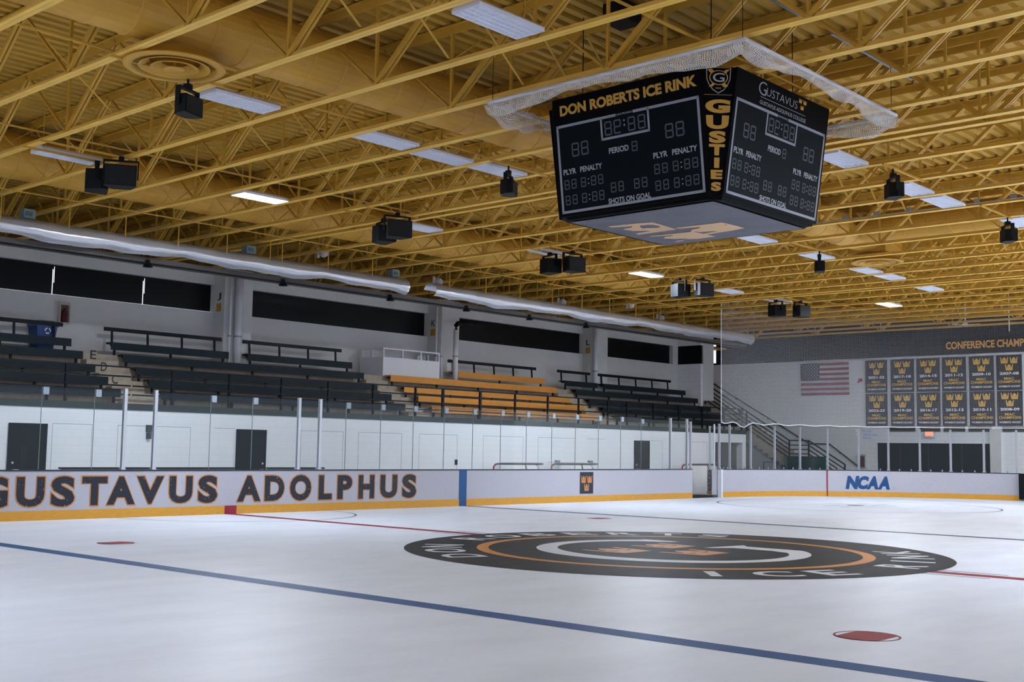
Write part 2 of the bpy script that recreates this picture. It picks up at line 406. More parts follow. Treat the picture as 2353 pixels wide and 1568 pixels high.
# terrace
TY = [16.2, 16.87, 17.57, 18.27, 18.97, 20.3]; TZ = [2.66, 3.0, 3.36, 3.75, 4.14]
prof = [(16.2, 2.55)]
for i in range(5): prof += [(TY[i], TZ[i]), (TY[i+1], TZ[i])]
prof += [(20.3, 2.55)]
ter = MB().prism(prof, lambda y, z: (-18, y, z), lambda y, z: (29.35, y, z)).build('terrace', TERR)
tag(ter, 'tan concrete terrace carrying the rows of bleacher benches', 'terrace', kind='structure')
MB().box(-18, 29.35, 16.17, 16.199, 2.53, 2.70).build('fascia', mat('fascia_green', '25332f', .5), ter)
m_ = MB()
for ch, x, y, z in (('C', -.62, 17.569, 3.43), ('D', -.57, 18.269, 3.8), ('E', -.52, 18.969, 4.16)):
    m_.text(ch, (-.09, -.12, .09, .12), lambda u, v, x=x, y=y, z=z: (x+u, y-.004, z+v-.05), .01)
m_.build('lettering', mat('row_letter', '2a2c2a', .7), ter)
for k, x0 in enumerate((-1.0, 9.05, 19.1)):
    m_ = MB()
    for i in range(1, 5):
        zt = TZ[i-1]; hgt = (TZ[i]-TZ[i-1])/2
        m_.box(x0+.12, x0+1.08, TY[i]-.33, TY[i]-.001, zt, zt+hgt)
    tag(m_.build('aisle_steps', TERR), 'tan concrete steps in the %s bleacher aisle counted from the recycling bin' % ORD[k+1], 'steps', 'aisle steps between benches', 'structure')

# back wall with dark window bands, columns
m_ = MB().box(-18, 30.2, 20.3, 20.62, 2.5, 5.84); m_.box(-18, 30.2, 20.3, 20.62, 6.71, 7.16)
for a, c in ((4.2, 5.25), (13.55, 14.63), (22.8, 23.8), (29.6, 30.2)): m_.box(a, c, 20.3, 20.62, 5.84, 6.71)
tag(m_.build('wall_back', mat('white_wall', 'd2d2d1', .75, noise=.05)), 'white wall behind the top row of bleachers', 'wall', kind='structure')
for i, (a, c) in enumerate(((-18, 4.2), (5.25, 13.55), (14.63, 22.8), (23.8, 29.6))):
    t = MB().box(a, c, 20.5, 20.56, 5.84, 6.71).build('window_%d' % (i+1), DWIN)
    tag(t, 'black shaded window band behind the bleachers, %s from the recycling bin' % ORD[i+1], 'window', kind='structure')
    if i == 0:
        g = MB()
        for xs in (-1.04, 1.82): g.box(xs-.012, xs+.004, 20.485, 20.499, 5.86, 6.58); g.box(xs+.03, xs+.042, 20.485, 20.499, 6.2, 6.66)
        g.box(-18, 4.2, 20.485, 20.499, 5.845, 5.868)
        g.build('daylight_gap', DAY, t)
def column(x0, x1, y0, lt, lab):
    t = thing('column', (x0, 20, 4.14), lab, 'column', 'white columns behind the bleachers', 'structure')
    MB().box(x0, x1, y0, 20.3, 4.14, 7.19).build('shaft', BEAM, t)
    if lt:
        MB().text(lt, (-.1, 0, .1, .24), lambda u, v: (x0-.004, (y0+20.3)/2-u, 6.2+v), .01).build('lettering', CAPM, t)
        MB().box(x0-.012, x0-.001, y0+.17, y0+.42, 5.85, 6.1).build('notice_sign', mat('notice_yellow', 'b98f2c', .6), t)
m_ = MB().box(-24, 36, 23.4, 23.6, 2.5, 8.74); m_.box(-24, 36, 20.62, 23.4, 6.9, 7.0)
tag(m_.build('wall_upper', YEL), 'yellow upper wall in shadow beyond the beam over the bleachers', 'wall', kind='structure')
column(4.2, 5.25, 19.72, 'J', 'white column marked J behind the bleachers')
column(13.55, 14.63, 19.72, 'K', 'white column marked K beside the white booth')
column(22.8, 23.8, 19.72, 'L', 'white column marked L behind the dark benches by the stairs')
column(30.21, 31.1, 19.0, None, 'plain white end column beside the far end stairs')
def pipe(pts, r, lab, top=None):
    t = thing('riser_pipe', pts[0], lab, 'pipe', 'white vertical pipes by the columns')
    MB().tube(pts, r, 12).build('pipe', WPIPE, t, True)
    MB().tube([(pts[0][0], pts[0][1], pts[0][2]+.9), (pts[0][0], pts[0][1], pts[0][2]+.95)], r+.012, 12).build('pipe_clamp', mat('clamp_grey', '8f8f8f', .5), t)
    if top: MB().tube(top, r*.9, 10).build('black_elbow', BLK, t, True)
pipe([(4.34, 19.6, 4.14), (4.34, 19.6, 7.1)], .045, 'thin white pipe in front of the column marked J')
pipe([(4.64, 19.58, 4.14), (4.64, 19.58, 7.1)], .12, 'thick white pipe in front of the column marked J')
pipe([(13.35, 19.62, 4.14), (13.35, 19.62, 7.1)], .045, 'thin white pipe behind the booth, farther from the column K')
pipe([(13.6, 19.62, 4.14), (13.6, 19.62, 7.1)], .045, 'thin white pipe between booth and thick white pipe')
pipe([(13.86, 19.12, 4.14), (13.86, 19.12, 6.05)], .10, 'thick white pipe with a black elbow beside the white booth',
     [(13.86, 19.12, 6.05), (13.86, 19.12, 6.2), (13.95, 19.12, 6.3), (14.2, 19.12, 6.32), (15.2, 18.87, 6.33)])
pipe([(22.8, 19.6, 4.14), (22.8, 19.6, 7.1)], .10, 'white pipe in front of the column marked L')
# side wall at the end of the stand + far wall
b = MB().box(30.0, 30.2, 19.0, 20.62, 2.5, 5.84); b.box(30.0, 30.2, 19, 20.62, 6.71, 7.16)
tag(b.build('wall_side', WHTY), 'short white wall closing the end of the bleachers', 'wall', kind='structure')
tag(MB().box(30.03, 30.1, 19.0, 20.3, 5.841, 6.709).build('window_5', DWIN), 'short black window in the side wall at the end of the bleachers', 'window', kind='structure')
m_ = MB(); wy0, wy1 = 7.43, 12.61
m_.box(34.8, 35.1, wy1, 23, -.03, 6.16); m_.box(34.8, 35.1, -9, wy0, -.03, 6.16); m_.box(34.8, 35.1, wy0, wy1, 2.27, 6.16); m_.box(34.8, 35.1, wy0, wy1, -.03, .25)
fw = m_.build('wall_far', WHTY); tag(fw, 'white block wall at the far end of the rink', 'wall', kind='structure')
MB().box(34.78, 35.1, -9, 23, 6.17, 7.84).build('dark_band', DKBAND, fw)
MB().box(34.74, 35.1, -9, 23, 7.85, 8.64).build('yellow_fascia', YEL, fw)
MB().tube([(34.72, -9, 6.13), (34.72, 16.2, 6.13)], .05).build('trim_pipe', WPIPE, fw)
t = thing('window_6', (34.9, 10, 0), 'wide dark lobby window under the championship banners', 'window', kind='structure')
MB().box(34.92, 34.95, wy0, wy1, .25, 2.27).build('pane', DWIN, t)
f = MB()
for yy in (8.7, 10.2, 11.5): f.box(34.86, 34.98, yy-.03, yy+.03, .25, 2.27)
f.build('mullion', mat('mullion_dark', '1d2426', .5), t)
t = thing('window_7', (34.8, 10, 2.9), 'strip of small dark windows just under the championship banners', 'window', kind='structure')
for a, c in ((11.95, 10.75), (10.55, 9.6), (9.45, 8.5), (8.35, 7.35), (6.9, 5.8)): MB().box(34.76, 34.79, c, a, 2.78, 3.0).build('pane', mat('pane_grey', '54554f', .5), t)
tag(MB().box(34.7, 34.8, 6.95, 7.42, -.03, 2.9).build('trim_1', BEAM), 'white pilaster beside the dark lobby window', 'pilaster', kind='structure')
tag(MB().box(34.76, 34.79, 21.2, 21.5, 6.25, 7.2).build('window_8', DAY), 'narrow bright window slit beside the end column', 'window', kind='structure')

# ---------------------------------------------------------------- boards
def flat(x, z, d=0.): return (x, HW-.004-d, z)
t = thing('side_boards', (-18, HW, 0), 'long straight white dasher board lettered with the school name', 'rink boards')
MB().box(-18, SG0, HW, HW+.12, 0, 1.045).build('board_panel', BOARD, t)
MB().box(-18, SG0, HW-.012, HW-.0005, 0, .205).build('kick_plate', KICK, t)
MB().box(-18, SG0, HW-.01, HW+.14, 1.046, 1.075).build('cap_rail', CAPM, t)
m_ = MB(); LX = [('G', -5.83), ('U', -5.06), ('S', -4.33), ('T', -3.59), ('A', -2.94), ('V', -2.21), ('U', -1.40), ('S', -.66), ('A', .53), ('D', 1.30), ('O', 2.12), ('L', 2.93), ('P', 3.59), ('H', 4.35), ('U', 5.16), ('S', 5.93)]
for ch, x in LX:
    wd = {'S': .27, 'T': .30, 'A': .35, 'V': .35, 'L': .22, 'P': .25, 'G': .28, 'O': .34, 'H': .28, 'U': .31}.get(ch, .30)
    ov = .012 if ch in 'SGO' else 0
    m_.text(ch, (x-wd-.03, .265-ov, x+wd+.03, .955+ov), flat, .075, 1)
    m_.text(ch, (x-wd, .295-ov, x+wd, .925+ov), lambda a, c: flat(a, c, .003), .048, 0)
m_.build('lettering', [LETT, ORG], t)
MB().box(7.93, 8.23, HW-.016, HW+.01, .0, 1.05).build('blue_stripe', BLUE, t)
MB().box(-.17, .17, HW-.016, HW+.01, .0, .205).build('red_mark', RED, t)
m_ = MB().rect(13.56, .27, 14.27, .98, lambda a, c: flat(a, c, .002), 0)
crowns3(m_, (13.62, .36, 14.21, .86), lambda a, c: flat(a, c, .004), 1, lambda a, c: flat(a, c, .006), 0)
m_.build('crown_emblem', [mat('emblem_navy', '1b2030', .5), ORG], t)
# end boards: sweep
S0 = SG1-CX; S1 = 12.78
def sweep(mb, prof, s0, s1, n, m=0):
    k = len(prof); vs = []
    for i in range(n+1):
        s = s0+(s1-s0)*i/n; P, N = path(s)
        for d, z in prof: vs.append((P.x+N.x*d, P.y+N.y*d, z))
    fs = [(i*k+j, i*k+(j+1) % k, (i+1)*k+(j+1) % k, (i+1)*k+j) for i in range(n) for j in range(k)]
    fs += [list(range(k)), [n*k+j for j in range(k)][::-1]]
    mb.add(vs, fs, m)
t = thing('end_boards', (CX, HW, 0), 'curved white dasher boards of the far corner with a blue logo', 'rink boards')
m_ = MB(); sweep(m_, [(0, 0), (.12, 0), (.12, 1.045), (0, 1.045)], S0, S1, 60); m_.build('board_panel', BOARD, t)
m_ = MB(); sweep(m_, [(-.012, 0), (-.0005, 0), (-.0005, .205), (-.012, .205)], S0+.08, S1, 60); m_.build('kick_plate', KICK, t)
m_ = MB(); sweep(m_, [(-.01, 1.046), (.14, 1.046), (.14, 1.075), (-.01, 1.075)], S0, S1, 60); m_.build('cap_rail', CAPM, t)
def arcf(s, z, d=.006):
    P, N = path(s); return (P.x-N.x*d, P.y-N.y*d, z)
m_ = MB(); sweep(m_, [(-.016, 0), (.01, 0), (.01, 1.05), (-.016, 1.05)], 5.14, 5.20, 1); m_.build('red_stripe', RED, t)
m_ = MB(); s = 6.02
for ch, wd in (('N', .50), ('C', .44), ('A', .50), ('A', .50)):
    m_.text(ch, (0, 0, 1, 1), lambda u, v, s=s, wd=wd: arcf(s+u*wd+(v-.5)*.10, .30+.54*v), .07); s += wd-.035
m_.build('lettering', mat('logo_blue', '033f70', .5), t)
m_ = MB(); g = lambda u, v: arcf(u, v); m_.ring((7.98, .36), .045, .055, g, n=20); m_.text('R', (7.96, .335, 8.0, .385), g); m_.build('registered_mark', mat('mark_grey', '8c8ea6', .5), t)
MB().box(SG1-.01, SG1+.09, HW-.015, HW+.15, 0, 1.06).build('end_cap', WPIPE, t)
# gate door, swung outward, with its own glass
t = thing('rink_gate', (22.0, 13.2, 0), 'open white rink gate with a round emblem, swung outward', 'gate')
A = Vector((21.78, 13.12)); D = Vector((.73, .685)).normalized(); N_ = Vector((-D.y, D.x))
def gp(a, d, z): p = A+D*a+N_*d; return (p.x, p.y, z)
def gbox(mb, a0, a1, d0, d1, z0, z1, m=0):
    mb.add([gp(a0,d0,z0), gp(a1,d0,z0), gp(a1,d1,z0), gp(a0,d1,z0), gp(a0,d0,z1), gp(a1,d0,z1), gp(a1,d1,z1), gp(a0,d1,z1)], [(0,3,2,1),(4,5,6,7),(0,1,5,4),(1,2,6,5),(2,3,7,6),(3,0,4,7)], m); return mb
gbox(MB(), 0, 1.0, -.18, 0, .1, 1.05).build('door_panel', BOARD, t)
gbox(MB(), 0, 1.0, .001, .012, .1, .22).build('kick_plate', KICK, t)
m_ = MB(); g = lambda u, v: gp(u, .006, v)
m_.ring((.5, .62), .0, .42, g, n=40, m=0); g2 = lambda u, v: gp(u, .009, v); m_.ring((.5, .62), .28, .31, g2, n=40, m=1); m_.ring((.5, .62), .1, .15, g2, 40, 320, 30, m=1)
m_.build('round_emblem', [mat('emblem_dark', '3c3e44', .5), WPIPE], t)
gbox(MB(), 0, .06, -.12, -.06, 1.05, 2.78).build('glass_post', ALU, t); gbox(MB(), .94, 1.0, -.12, -.06, 1.05, 2.72).build('glass_post', ALU, t)
gbox(MB(), .06, .94, -.095, -.083, 1.06, 2.68).build('pane', GLASS2, t)
b = MB().box(22.02, 22.12, 13.0, 13.25, 0, 1.05); b.box(22.0, 22.02, 13.02, 13.1, .3, .85)
tag(b.build('gate_jamb', mat('jamb_grey', 'a6a8ae', .5)), 'grey latch jamb standing between the open gate and curved boards', 'gate post')

# ---------------------------------------------------------------- glass
def glass_top(x): return 2.87 if x < 16 else 2.83
JX = [-8.5, -7.3, -6.1, -4.88, -3.65, -2.90, -2.12, -.62, .60, 2.05, 2.74, 3.62, 4.86, 6.09, 7.32, 8.52, 9.75, 10.94, 12.18, 13.38, 14.61, 15.85, 17.04, 18.85, 19.92]
POSTX = (-2.90, -2.12, 2.05, 2.74, 18.85, 19.92)
npan = 0
for a, c in zip(JX[:-1], JX[1:]):
    npan += 1; zt = glass_top(a)
    ga = .045 if any(abs(a-p) < .01 for p in POSTX) else .006; gc = .045 if any(abs(c-p) < .01 for p in POSTX) else .006
    o = MB().box(a+ga, c-gc, HW+.05, HW+.062, 1.076, zt).build('rink_glass', GLASS)
    tag(o, 'clear glass panel above the lettered boards, %s from the end nearest the camera' % ORD[npan], 'glass panel', 'clear glass panels on the side boards')
    e_ = MB().box(c-gc-.006, c-gc+.003, HW+.047, HW+.065, 1.08, zt); e_.build('glass_edge', mat('edge_green', '6d7d80', .3), o)
    if not any(abs(a-p) < .01 for p in POSTX): MB().box(a+.008, a+.14, HW+.03, HW+.049, zt-.17, zt-.005).build('glass_clip', CLIP, o)
def gpost(x, y, z1, lab, wd=.06):
    t = thing('glass_post', (x, y, 1.07), lab, 'post', 'metal posts holding the rink glass')
    MB().box(x-wd/2, x+wd/2, y-.03, y+.05, 1.075, z1).build('post', ALU, t)
    MB().box(x-wd*.7, x+wd*.7, y-.05, y+.07, 1.075, 1.12).build('base', ALU, t)
WH = ['in the word GUSTAVUS, left of the letter V', 'standing above the letter V', 'above the letter O', 'above the letter L', 'fourth before the open gate', 'second before the open gate']
WH = ['above the second letter A of the school name', 'above the letter V of the school name', 'above the letter O of the school name', 'above the letter L of the school name', 'farther from the open gate, of the two before it', 'nearer to the open gate, of the two before it']
for x, wl in zip(POSTX, WH): gpost(x, HW+.06, 2.92, 'aluminium glass post '+wl, .075)
gpost(20.16, HW+.06, 2.83, 'aluminium glass post at the very edge of the gate opening')
angs = [90.0, 80.8, 71.8, 63.3, 54.8, 45.8, 37.7, 29.4, 21.5, 13.1, 4.9]
gpost(22.12, HW+.06, 2.80, 'aluminium glass post where the curved boards begin')
prev = (22.12, HW+.06)
for i, a in enumerate(angs):
    a = math.radians(a); p = (CX+(CR+.06)*math.cos(a), CY+(CR+.06)*math.sin(a))
    gpost(p[0], p[1], 2.78, 'thin aluminium post of the corner glass, %s from the gate' % ORD[i+1], .05)
    d = (Vector(p)-Vector(prev)); n2 = Vector((-d.y, d.x)).normalized()*.006
    q0 = Vector(prev)+d.normalized()*.04; q1 = Vector(p)-d.normalized()*.04
    m_ = MB().prism([tuple(q0-n2), tuple(q1-n2), tuple(q1+n2), tuple(q0+n2)], lambda x, y: (x, y, 1.076), lambda x, y: (x, y, 2.74))
    o = m_.build('rink_glass', GLASS); tag(o, 'glass panel of the curved corner, %s from the gate' % ORD[i+1], 'glass panel', 'glass panels of the far corner')
    for e in (.3, .7):
        c_ = q0+(q1-q0)*e; MB().box(c_.x-.04, c_.x+.0, c_.y-.06, c_.y-.02, 1.076, 1.15).build('glass_clip', CLIP, o)
    if i == 6:
        e = (q1-q0).normalized(); nn = Vector((e.y, -e.x))
        if nn.dot(Vector((-1, -1))) < 0: nn = -nn
        fl = lambda u, v: (q0.x+e.x*u+nn.x*.011, q0.y+e.y*u+nn.y*.011, v)
        L_ = d.length
        st = MB()
        for k, wtxt in enumerate(('First', 'National', 'Bank')): st.text(wtxt, (.12, 2.62-.13*k, .12+(.34, .58, .36)[k], 2.72-.13*k), fl, .01)
        for k in (0, .07): st.poly([(-.2+k, 2.50), (-.17+k, 2.50), (-.06+k, 2.62), (-.17+k, 2.74), (-.2+k, 2.74), (-.09+k, 2.62)], fl, 1)
        st.build('logo_sticker', [mat('sticker_navy', '4a5478', .5), mat('sticker_grey', '8d8f96', .5)], o)
    prev = p
# net above the corner glass
NP = 80
def netpt(u, v):
    s = -.6+(15.5+.6)*u; P, N = path(s, .07)
    zb = 2.86+.05*math.sin(s*5.1)*math.exp(-abs(s-1)*.25)-(.12*math.exp(-((s-.9)/.35)**2))
    return (P.x, P.y, zb+(7.75-zb)*v)
t = thing('protective_net', (CX, HW, 2.8), 'tall fine white safety net hanging above the far corner glass', 'net')
m_ = MB(); m_.grid(netpt, NP, 12, 0, lambda u, v: (u*16.1, v*4.9)); m_.build('netting', NET, t)
MB().tube([netpt(k/60, 0) for k in range(61)], .018, 6).build('bottom_rope', WPIPE, t)
MB().tube([netpt(0, k/10) for k in range(11)], .016, 6).build('edge_rope', WPIPE, t)
MB().tube([netpt(k/60, 1) for k in range(61)], .012, 6).build('top_rope', mat('rope_dark', '55504a', .7), t)
# low bench walls and goals behind the side boards
for a, c, lab in ((-3.88, .73, 'long low white bench wall with a black cap behind the glass'), (1.84, 3.61, 'short low white bench wall with a black cap beyond the door')):
    t = thing('bench_wall', (a, 13.9, 0), lab, 'bench wall', 'low bench walls behind the glass')
    MB().box(a, c, 13.9, 14.0, -.03, 1.07).build('panel', BEAM, t); MB().box(a-.03, c+.03, 13.87, 14.03, 1.07, 1.11).build('cap', BLK, t)
def goal(x, y, rz, lab, extra=False):
    t = thing('hockey_goal', (0, 0, 0), lab, 'hockey goal', 'spare hockey goals stored behind the boards')
    f = MB().tube([(-.92, 0, 0), (-.92, 0, 1.12), (-.86, 0, 1.2), (-.78, 0, 1.22), (.78, 0, 1.22), (.86, 0, 1.2), (.92, 0, 1.12), (.92, 0, 0)], .03, 10)
    f.build('goal_frame', mat('goal_red', 'a0202f', .4), t, True)
    k = MB().tube([(-.92, 0, .03), (-1.0, .5, .03), (-.6, 1.0, .03), (.6, 1.0, .03), (1.0, .5, .03), (.92, 0, .03)], .025)
    k.tube([(-.8, 0, 1.22), (-.85, .35, 1.24), (-.5, .56, 1.25), (.5, .56, 1.25), (.85, .35, 1.24), (.8, 0, 1.22)], .03); k.tube([(0, .56, 1.2), (0, 1.0, .03)], .025)
    k.build('rear_frame', mat('goal_grey', '77777b', .5), t, True)
    prof = [(-.92, 0, -.82, 0), (-1.0, .5, -.85, .35), (-.6, 1.0, -.5, .56), (0, 1.0, 0, .56), (.6, 1.0, .5, .56), (1.0, .5, .85, .35), (.92, 0, .82, 0)]
    m_ = MB()
    def gf(u, v):
        q = u*6; i = min(int(q), 5); fr = q-i; A_ = prof[i]; B_ = prof[i+1]
        L4 = [A_[j]+(B_[j]-A_[j])*fr for j in range(4)]
        return (L4[0]+(L4[2]-L4[0])*v, L4[1]+(L4[3]-L4[1])*v, .04+1.16*v)
    m_.grid(gf, 24, 6, 0, lambda u, v: (u*3.6, v*1.2)); m_.grid(lambda u, v: (-.85+1.7*u, .55*v*(1 if .1 < u < .9 else .65), 1.21), 10, 4, 0, lambda u, v: (u*1.7, v*.55))
    m_.build('goal_net', NETG, t)
    MB().box(-.84, .84, -.01, .02, .0, 0.05).build('base_bar', WPIPE, t)
    if extra:
        MB().tube([(-1.0, .1, 1.28), (1.15, .1, 1.29)], .018).build('white_stick', WPIPE, t)
        for xx in (-.72, .75): MB().box(xx-.08, xx+.08, .05, .17, 1.25, 1.36).build('grey_block', mat('block_grey', '85858a', .6), t)
        MB().add([(.45, -.03, 1.22), (.62, -.03, 1.22), (.78, -.05, .85), (.6, -.05, .85)], [(0, 1, 2, 3)]).build('white_flap', WPIPE, t)
    t.location = (x, y, -.03); t.rotation_euler = (0, 0, rz); return t
goal(13.28, 15.5, PI-.25, 'spare hockey goal behind the boards, nearer to the blue stripe')
goal(16.3, 15.5, PI-.25, 'spare hockey goal with white flap and stick lying on top', True)
goal(24.2, 15.4, PI-.1, 'spare hockey goal standing just beyond the open gate')
t = thing('practice_frame', (28.2, 17.4, 0), 'pale rectangular tube frame inside the dark opening', 'frame')
MB().tube([(27.6, 17.4, -.03), (27.6, 17.4, 1.35), (28.8, 17.4, 1.35), (28.8, 17.4, -.03)], .03).build('tube_frame', mat('pale_grey', '8f9698', .5), t)

# ---------------------------------------------------------------- bleachers
SEATZ = dict(A=3.08, B=3.42, C=3.77, D=4.16, E=4.54); SEATY = dict(A=16.58, B=17.25, C=17.95, D=18.65, E=19.33)
RN = dict(A='front row', B='second row', C='third row', D='fourth row', E='top row')
def bench(r, x0, x1, mt, sec):
    y = SEATY[r]; z = SEATZ[r]
    t = thing('bleacher_bench', (x0, y, z), '%s bleacher bench, %s %s' % ('orange' if mt is ORB else 'dark green', RN[r], sec), 'bench', 'bleacher benches')
    MB().box(x0, x1, y, y+.28, z-.05, z).build('seat_plank', mt, t)
    MB().box(x0+.0, x1, y-.025, y-.001, z-.22, z-.012).build('front_board', mt, t)
    n = max(2, int((x1-x0)/1.8)+1); base = TZ['ABCDE'.index(r)]
    for i in range(n):
        x = x0+.15+(x1-x0-.3)*i/(n-1); k = MB().box(x-.03, x+.03, y+.04, y+.09, base, z-.09); k.box(x-.03, x+.03, y+.0, y+.27, z-.09, z-.051); k.build('support_bracket', BLK, t)
    return t
for r in 'ABCDE':
    bench(r, -14, -1.0, GRN, 'in the section with the recycling bin')
    if r != 'E':
        bench(r, .2, 9.05, GRN, 'in the section below the column marked J'); bench(r, 10.25, 19.1, ORB, 'of the orange section'); bench(r, 20.3, 29.2, GRN, 'in the section beside the far stairs')
bench('E', .2, 4.15, GRN, 'before the column marked J'); bench('E', 4.85, 9.1, GRN, 'beyond the column marked J')
bench('E', 14.0, 19.15, ORB, 'of the orange section, beyond the pipe'); bench('E', 20.4, 22.6, GRN, 'before the column marked L'); bench('E', 23.0, 29.2, GRN, 'beyond the column marked L')
def backrail(x0, x1, where):
    t = thing('back_rail', (x0, 19.68, 4.14), 'dark back rail above the top bleacher row, '+where, 'rail', 'back rails of the top row')
    MB().box(x0, x1, 19.64, 19.68, 4.88, 4.99).build('rail_board', RAILM, t)
    n = max(2, int((x1-x0)/1.15)+1)
    for i in range(n):
        x = x0+.25+(x1-x0-.5)*i/(n-1); MB().bar((x, 19.64, 4.54), (x, 19.67, 4.9), .05, .05).build('post', RAILM, t)
backrail(-14, -1.1, 'in front of the recycling bin'); backrail(.15, 4.1, 'left of the column marked J'); backrail(4.9, 8.9, 'right of the column marked J')
backrail(14.05, 19.0, 'over the orange section'); backrail(20.35, 22.5, 'short piece left of the column marked L'); backrail(23.05, 28.5, 'right of the column marked L')
PX = [-11.6, -9.8, -8.0, -6.2, -4.43, -2.64, -.85, .38, 2.17, 3.96, 5.69, 7.47, 9.27, 10.51, 12.3, 14.08, 15.86, 17.64, 19.43, 20.66, 22.46, 24.26, 26.03, 27.76, 29.2]
def frail(x0, x1, lab, gus):
    t = thing('front_railing', (x0, 16.33, 2.66), lab, 'railing', 'dark railings along the front of the bleachers')
    for z in (3.64, 3.40, 3.16, 2.93): MB().box(x0, x1, 16.31, 16.35, z-.02, z+.02).build('rail', RAILM, t)
    for x in PX:
        if x0-.01 <= x <= x1+.01:
            wd = .09 if x in (10.51, 12.3, .38, -.85) else .055
            MB().box(max(x0, x-wd/2), min(x1+.03, x+wd/2), 16.30, 16.36, 2.66, 3.66).build('post', RAILM, t)
            if gus: MB().prism([(x-.3, 3.64), (x+.3, 3.64), (x, 3.35)], lambda a, c: (a, 16.36, c), lambda a, c: (a, 16.38, c)).build('gusset', RAILM, t)
frail(-14, -.87, 'dark front railing of the section with the recycling bin', False); frail(-.8, 9.3, 'dark front railing of the section below the column marked J', False)
frail(9.35, 19.45, 'dark front railing in front of the orange benches', False); frail(19.5, 29.25, 'dark front railing with triangular gussets near the far stairs', True)
# white booth
t = thing('press_booth', (10.2, 18.98, 4.14), 'white box booth with a row of openings above the orange benches', 'booth')
m_ = MB().box(10.2, 12.92, 18.98, 19.04, 4.14, 4.80); m_.box(10.2, 10.26, 19.04, 20.2, 4.14, 4.80); m_.box(12.86, 12.92, 19.04, 20.2, 4.14, 4.80); m_.build('wall_panel', WPIPE, t)
m_ = MB()
for x in (10.23, 11.12, 12.0, 12.89): m_.box(x-.03, x+.03, 18.98, 19.04, 4.80, 5.07)
for y in (19.6, 20.15): m_.box(10.2, 10.26, y-.05, y+.05, 4.8, 5.07); m_.box(12.86, 12.92, y-.05, y+.05, 4.8, 5.07)
m_.box(10.2, 12.92, 18.98, 19.04, 5.07, 5.12); m_.box(10.2, 10.26, 19.04, 20.2, 5.07, 5.12); m_.box(12.86, 12.92, 19.04, 20.2, 5.07, 5.12); m_.build('opening_frame', WPIPE, t)
MB().box(10.26, 12.86, 19.04, 19.4, 4.76, 4.8).build('counter', BEAM, t)
# recycling bin, extinguisher
t = thing('recycling_bin', (-1.5, 20.0, 4.14), 'blue recycling bin behind the top bleacher row', 'bin')
pr = [(.22, 0), (.25, .02), (.29, .74)]
MB().prism([(-1, -1), (1, -1), (1, 1), (-1, 1)], lambda a, c: (-1.5+a*.21, 20.0+c*.2, 4.14), lambda a, c: (-1.5+a*.29, 20.0+c*.27, 4.86)).build('bin_body', mat('bin_blue', '123f78', .45), t)
m_ = MB().box(-1.82, -1.18, 19.71, 20.29, 4.86, 4.98); m_.prism([(-1, -1), (1, -1), (1, 1), (-1, 1)], lambda a, c: (-1.5+a*.3, 20.0+c*.27, 4.98), lambda a, c: (-1.5+a*.2, 20+c*.18, 5.03)); m_.build('bag_rim', mat('bin_bag', '33588c', .3), t)
m_ = MB(); fb = lambda u, v: (-1.49+u, 19.72+(.75-v)*.03, 4.14+v)
for k in range(3): m_.ring((0, .60), .055, .09, fb, 100+120*k, 190+120*k, 8)
m_.build('recycle_mark', WTXT, t)
def extcab(p, ax, lab):
    t = thing('extinguisher_cabinet', p, lab, 'fire extinguisher cabinet'); x, y, z = p
    wb = .13; hb = .5; d = .12
    def bx(u0, u1, d0, d1, z0, z1):
        return MB().box(x+u0, x+u1, y-d1, y-d0, z+z0, z+z1) if ax == 'x' else MB().box(x-d1, x-d0, y+u0, y+u1, z+z0, z+z1)
    bx(-wb, wb, .001, .02, 0, hb).build('back_panel', mat('cab_inside', '5b5650', .6), t)
    fr = bx(-wb-.03, -wb, .001, d, -.03, hb+.08); fr2 = bx(wb, wb+.03, .001, d, -.03, hb+.08); fr.add(fr2.v, fr2.f); q = bx(-wb, wb, .001, d, -.03, 0); fr.add(q.v, q.f); q = bx(-wb, wb, .001, d, hb, hb+.08); fr.add(q.v, q.f)
    fr.build('cabinet_frame', mat('cab_frame', 'b7ada0', .5), t)
    c = V((x, y-.07, z)) if ax == 'x' else V((x-.07, y, z))
    e = MB().lathe([(0, .02), (.06, .02), (.065, .05), (.065, .28), (.04, .34), (.02, .36), (.02, .42), (0, .42)], c, 14); e.build('extinguisher', mat('ext_red', '5c141a', .5, spec=.2), t, True)
extcab((-.78, 20.3, 5.06), 'x', 'fire extinguisher cabinet on the wall beside the recycling bin')
extcab((34.8, 13.28, 1.15), 'y', 'fire extinguisher cabinet at the foot of the stairs on the far wall')

# ---------------------------------------------------------------- far stairs
m_ = MB(); xs0, xs1 = 33.35, 34.79
def flight(y0, z0, y1, z1, n):
    for i in range(n):
        ya = y0+(y1-y0)*i/n; yb = y0+(y1-y0)*(i+1)/n; zt = z0+(z1-z0)*i/n
        m_.box(xs0, xs1, yb, ya, max(-.03, zt-.55), zt-.001*i)
m_.box(xs0, xs1, 21.0, 22.5, 3.8, 4.25); flight(21.0, 4.25, 16.2, 1.36, 16); m_.box(xs0, xs1, 15.2, 16.2, .9, 1.36); flight(15.2, 1.18, 13.0, .0, 7)
tag(m_.build('stairs', mat('stair_concrete', 'a59a88', .85, noise=.15)), 'concrete stairs with a landing running down along the far wall', 'stairs', kind='structure')
tag(MB().prism([(21.0, -.03), (21.0, 3.6), (16.2, .75), (15.2, .75), (13.6, -.03)], lambda y, z: (33.42, y, z), lambda y, z: (33.5, y, z)).build('wall_stairs', mat('stair_wall', '9a9a98', .8)), 'grey wall closing the underside of the far stairs', 'wall', kind='structure')
t = thing('stair_railing', (33.35, 16, 0), 'dark multi bar railing on the open side of the far stairs', 'railing')
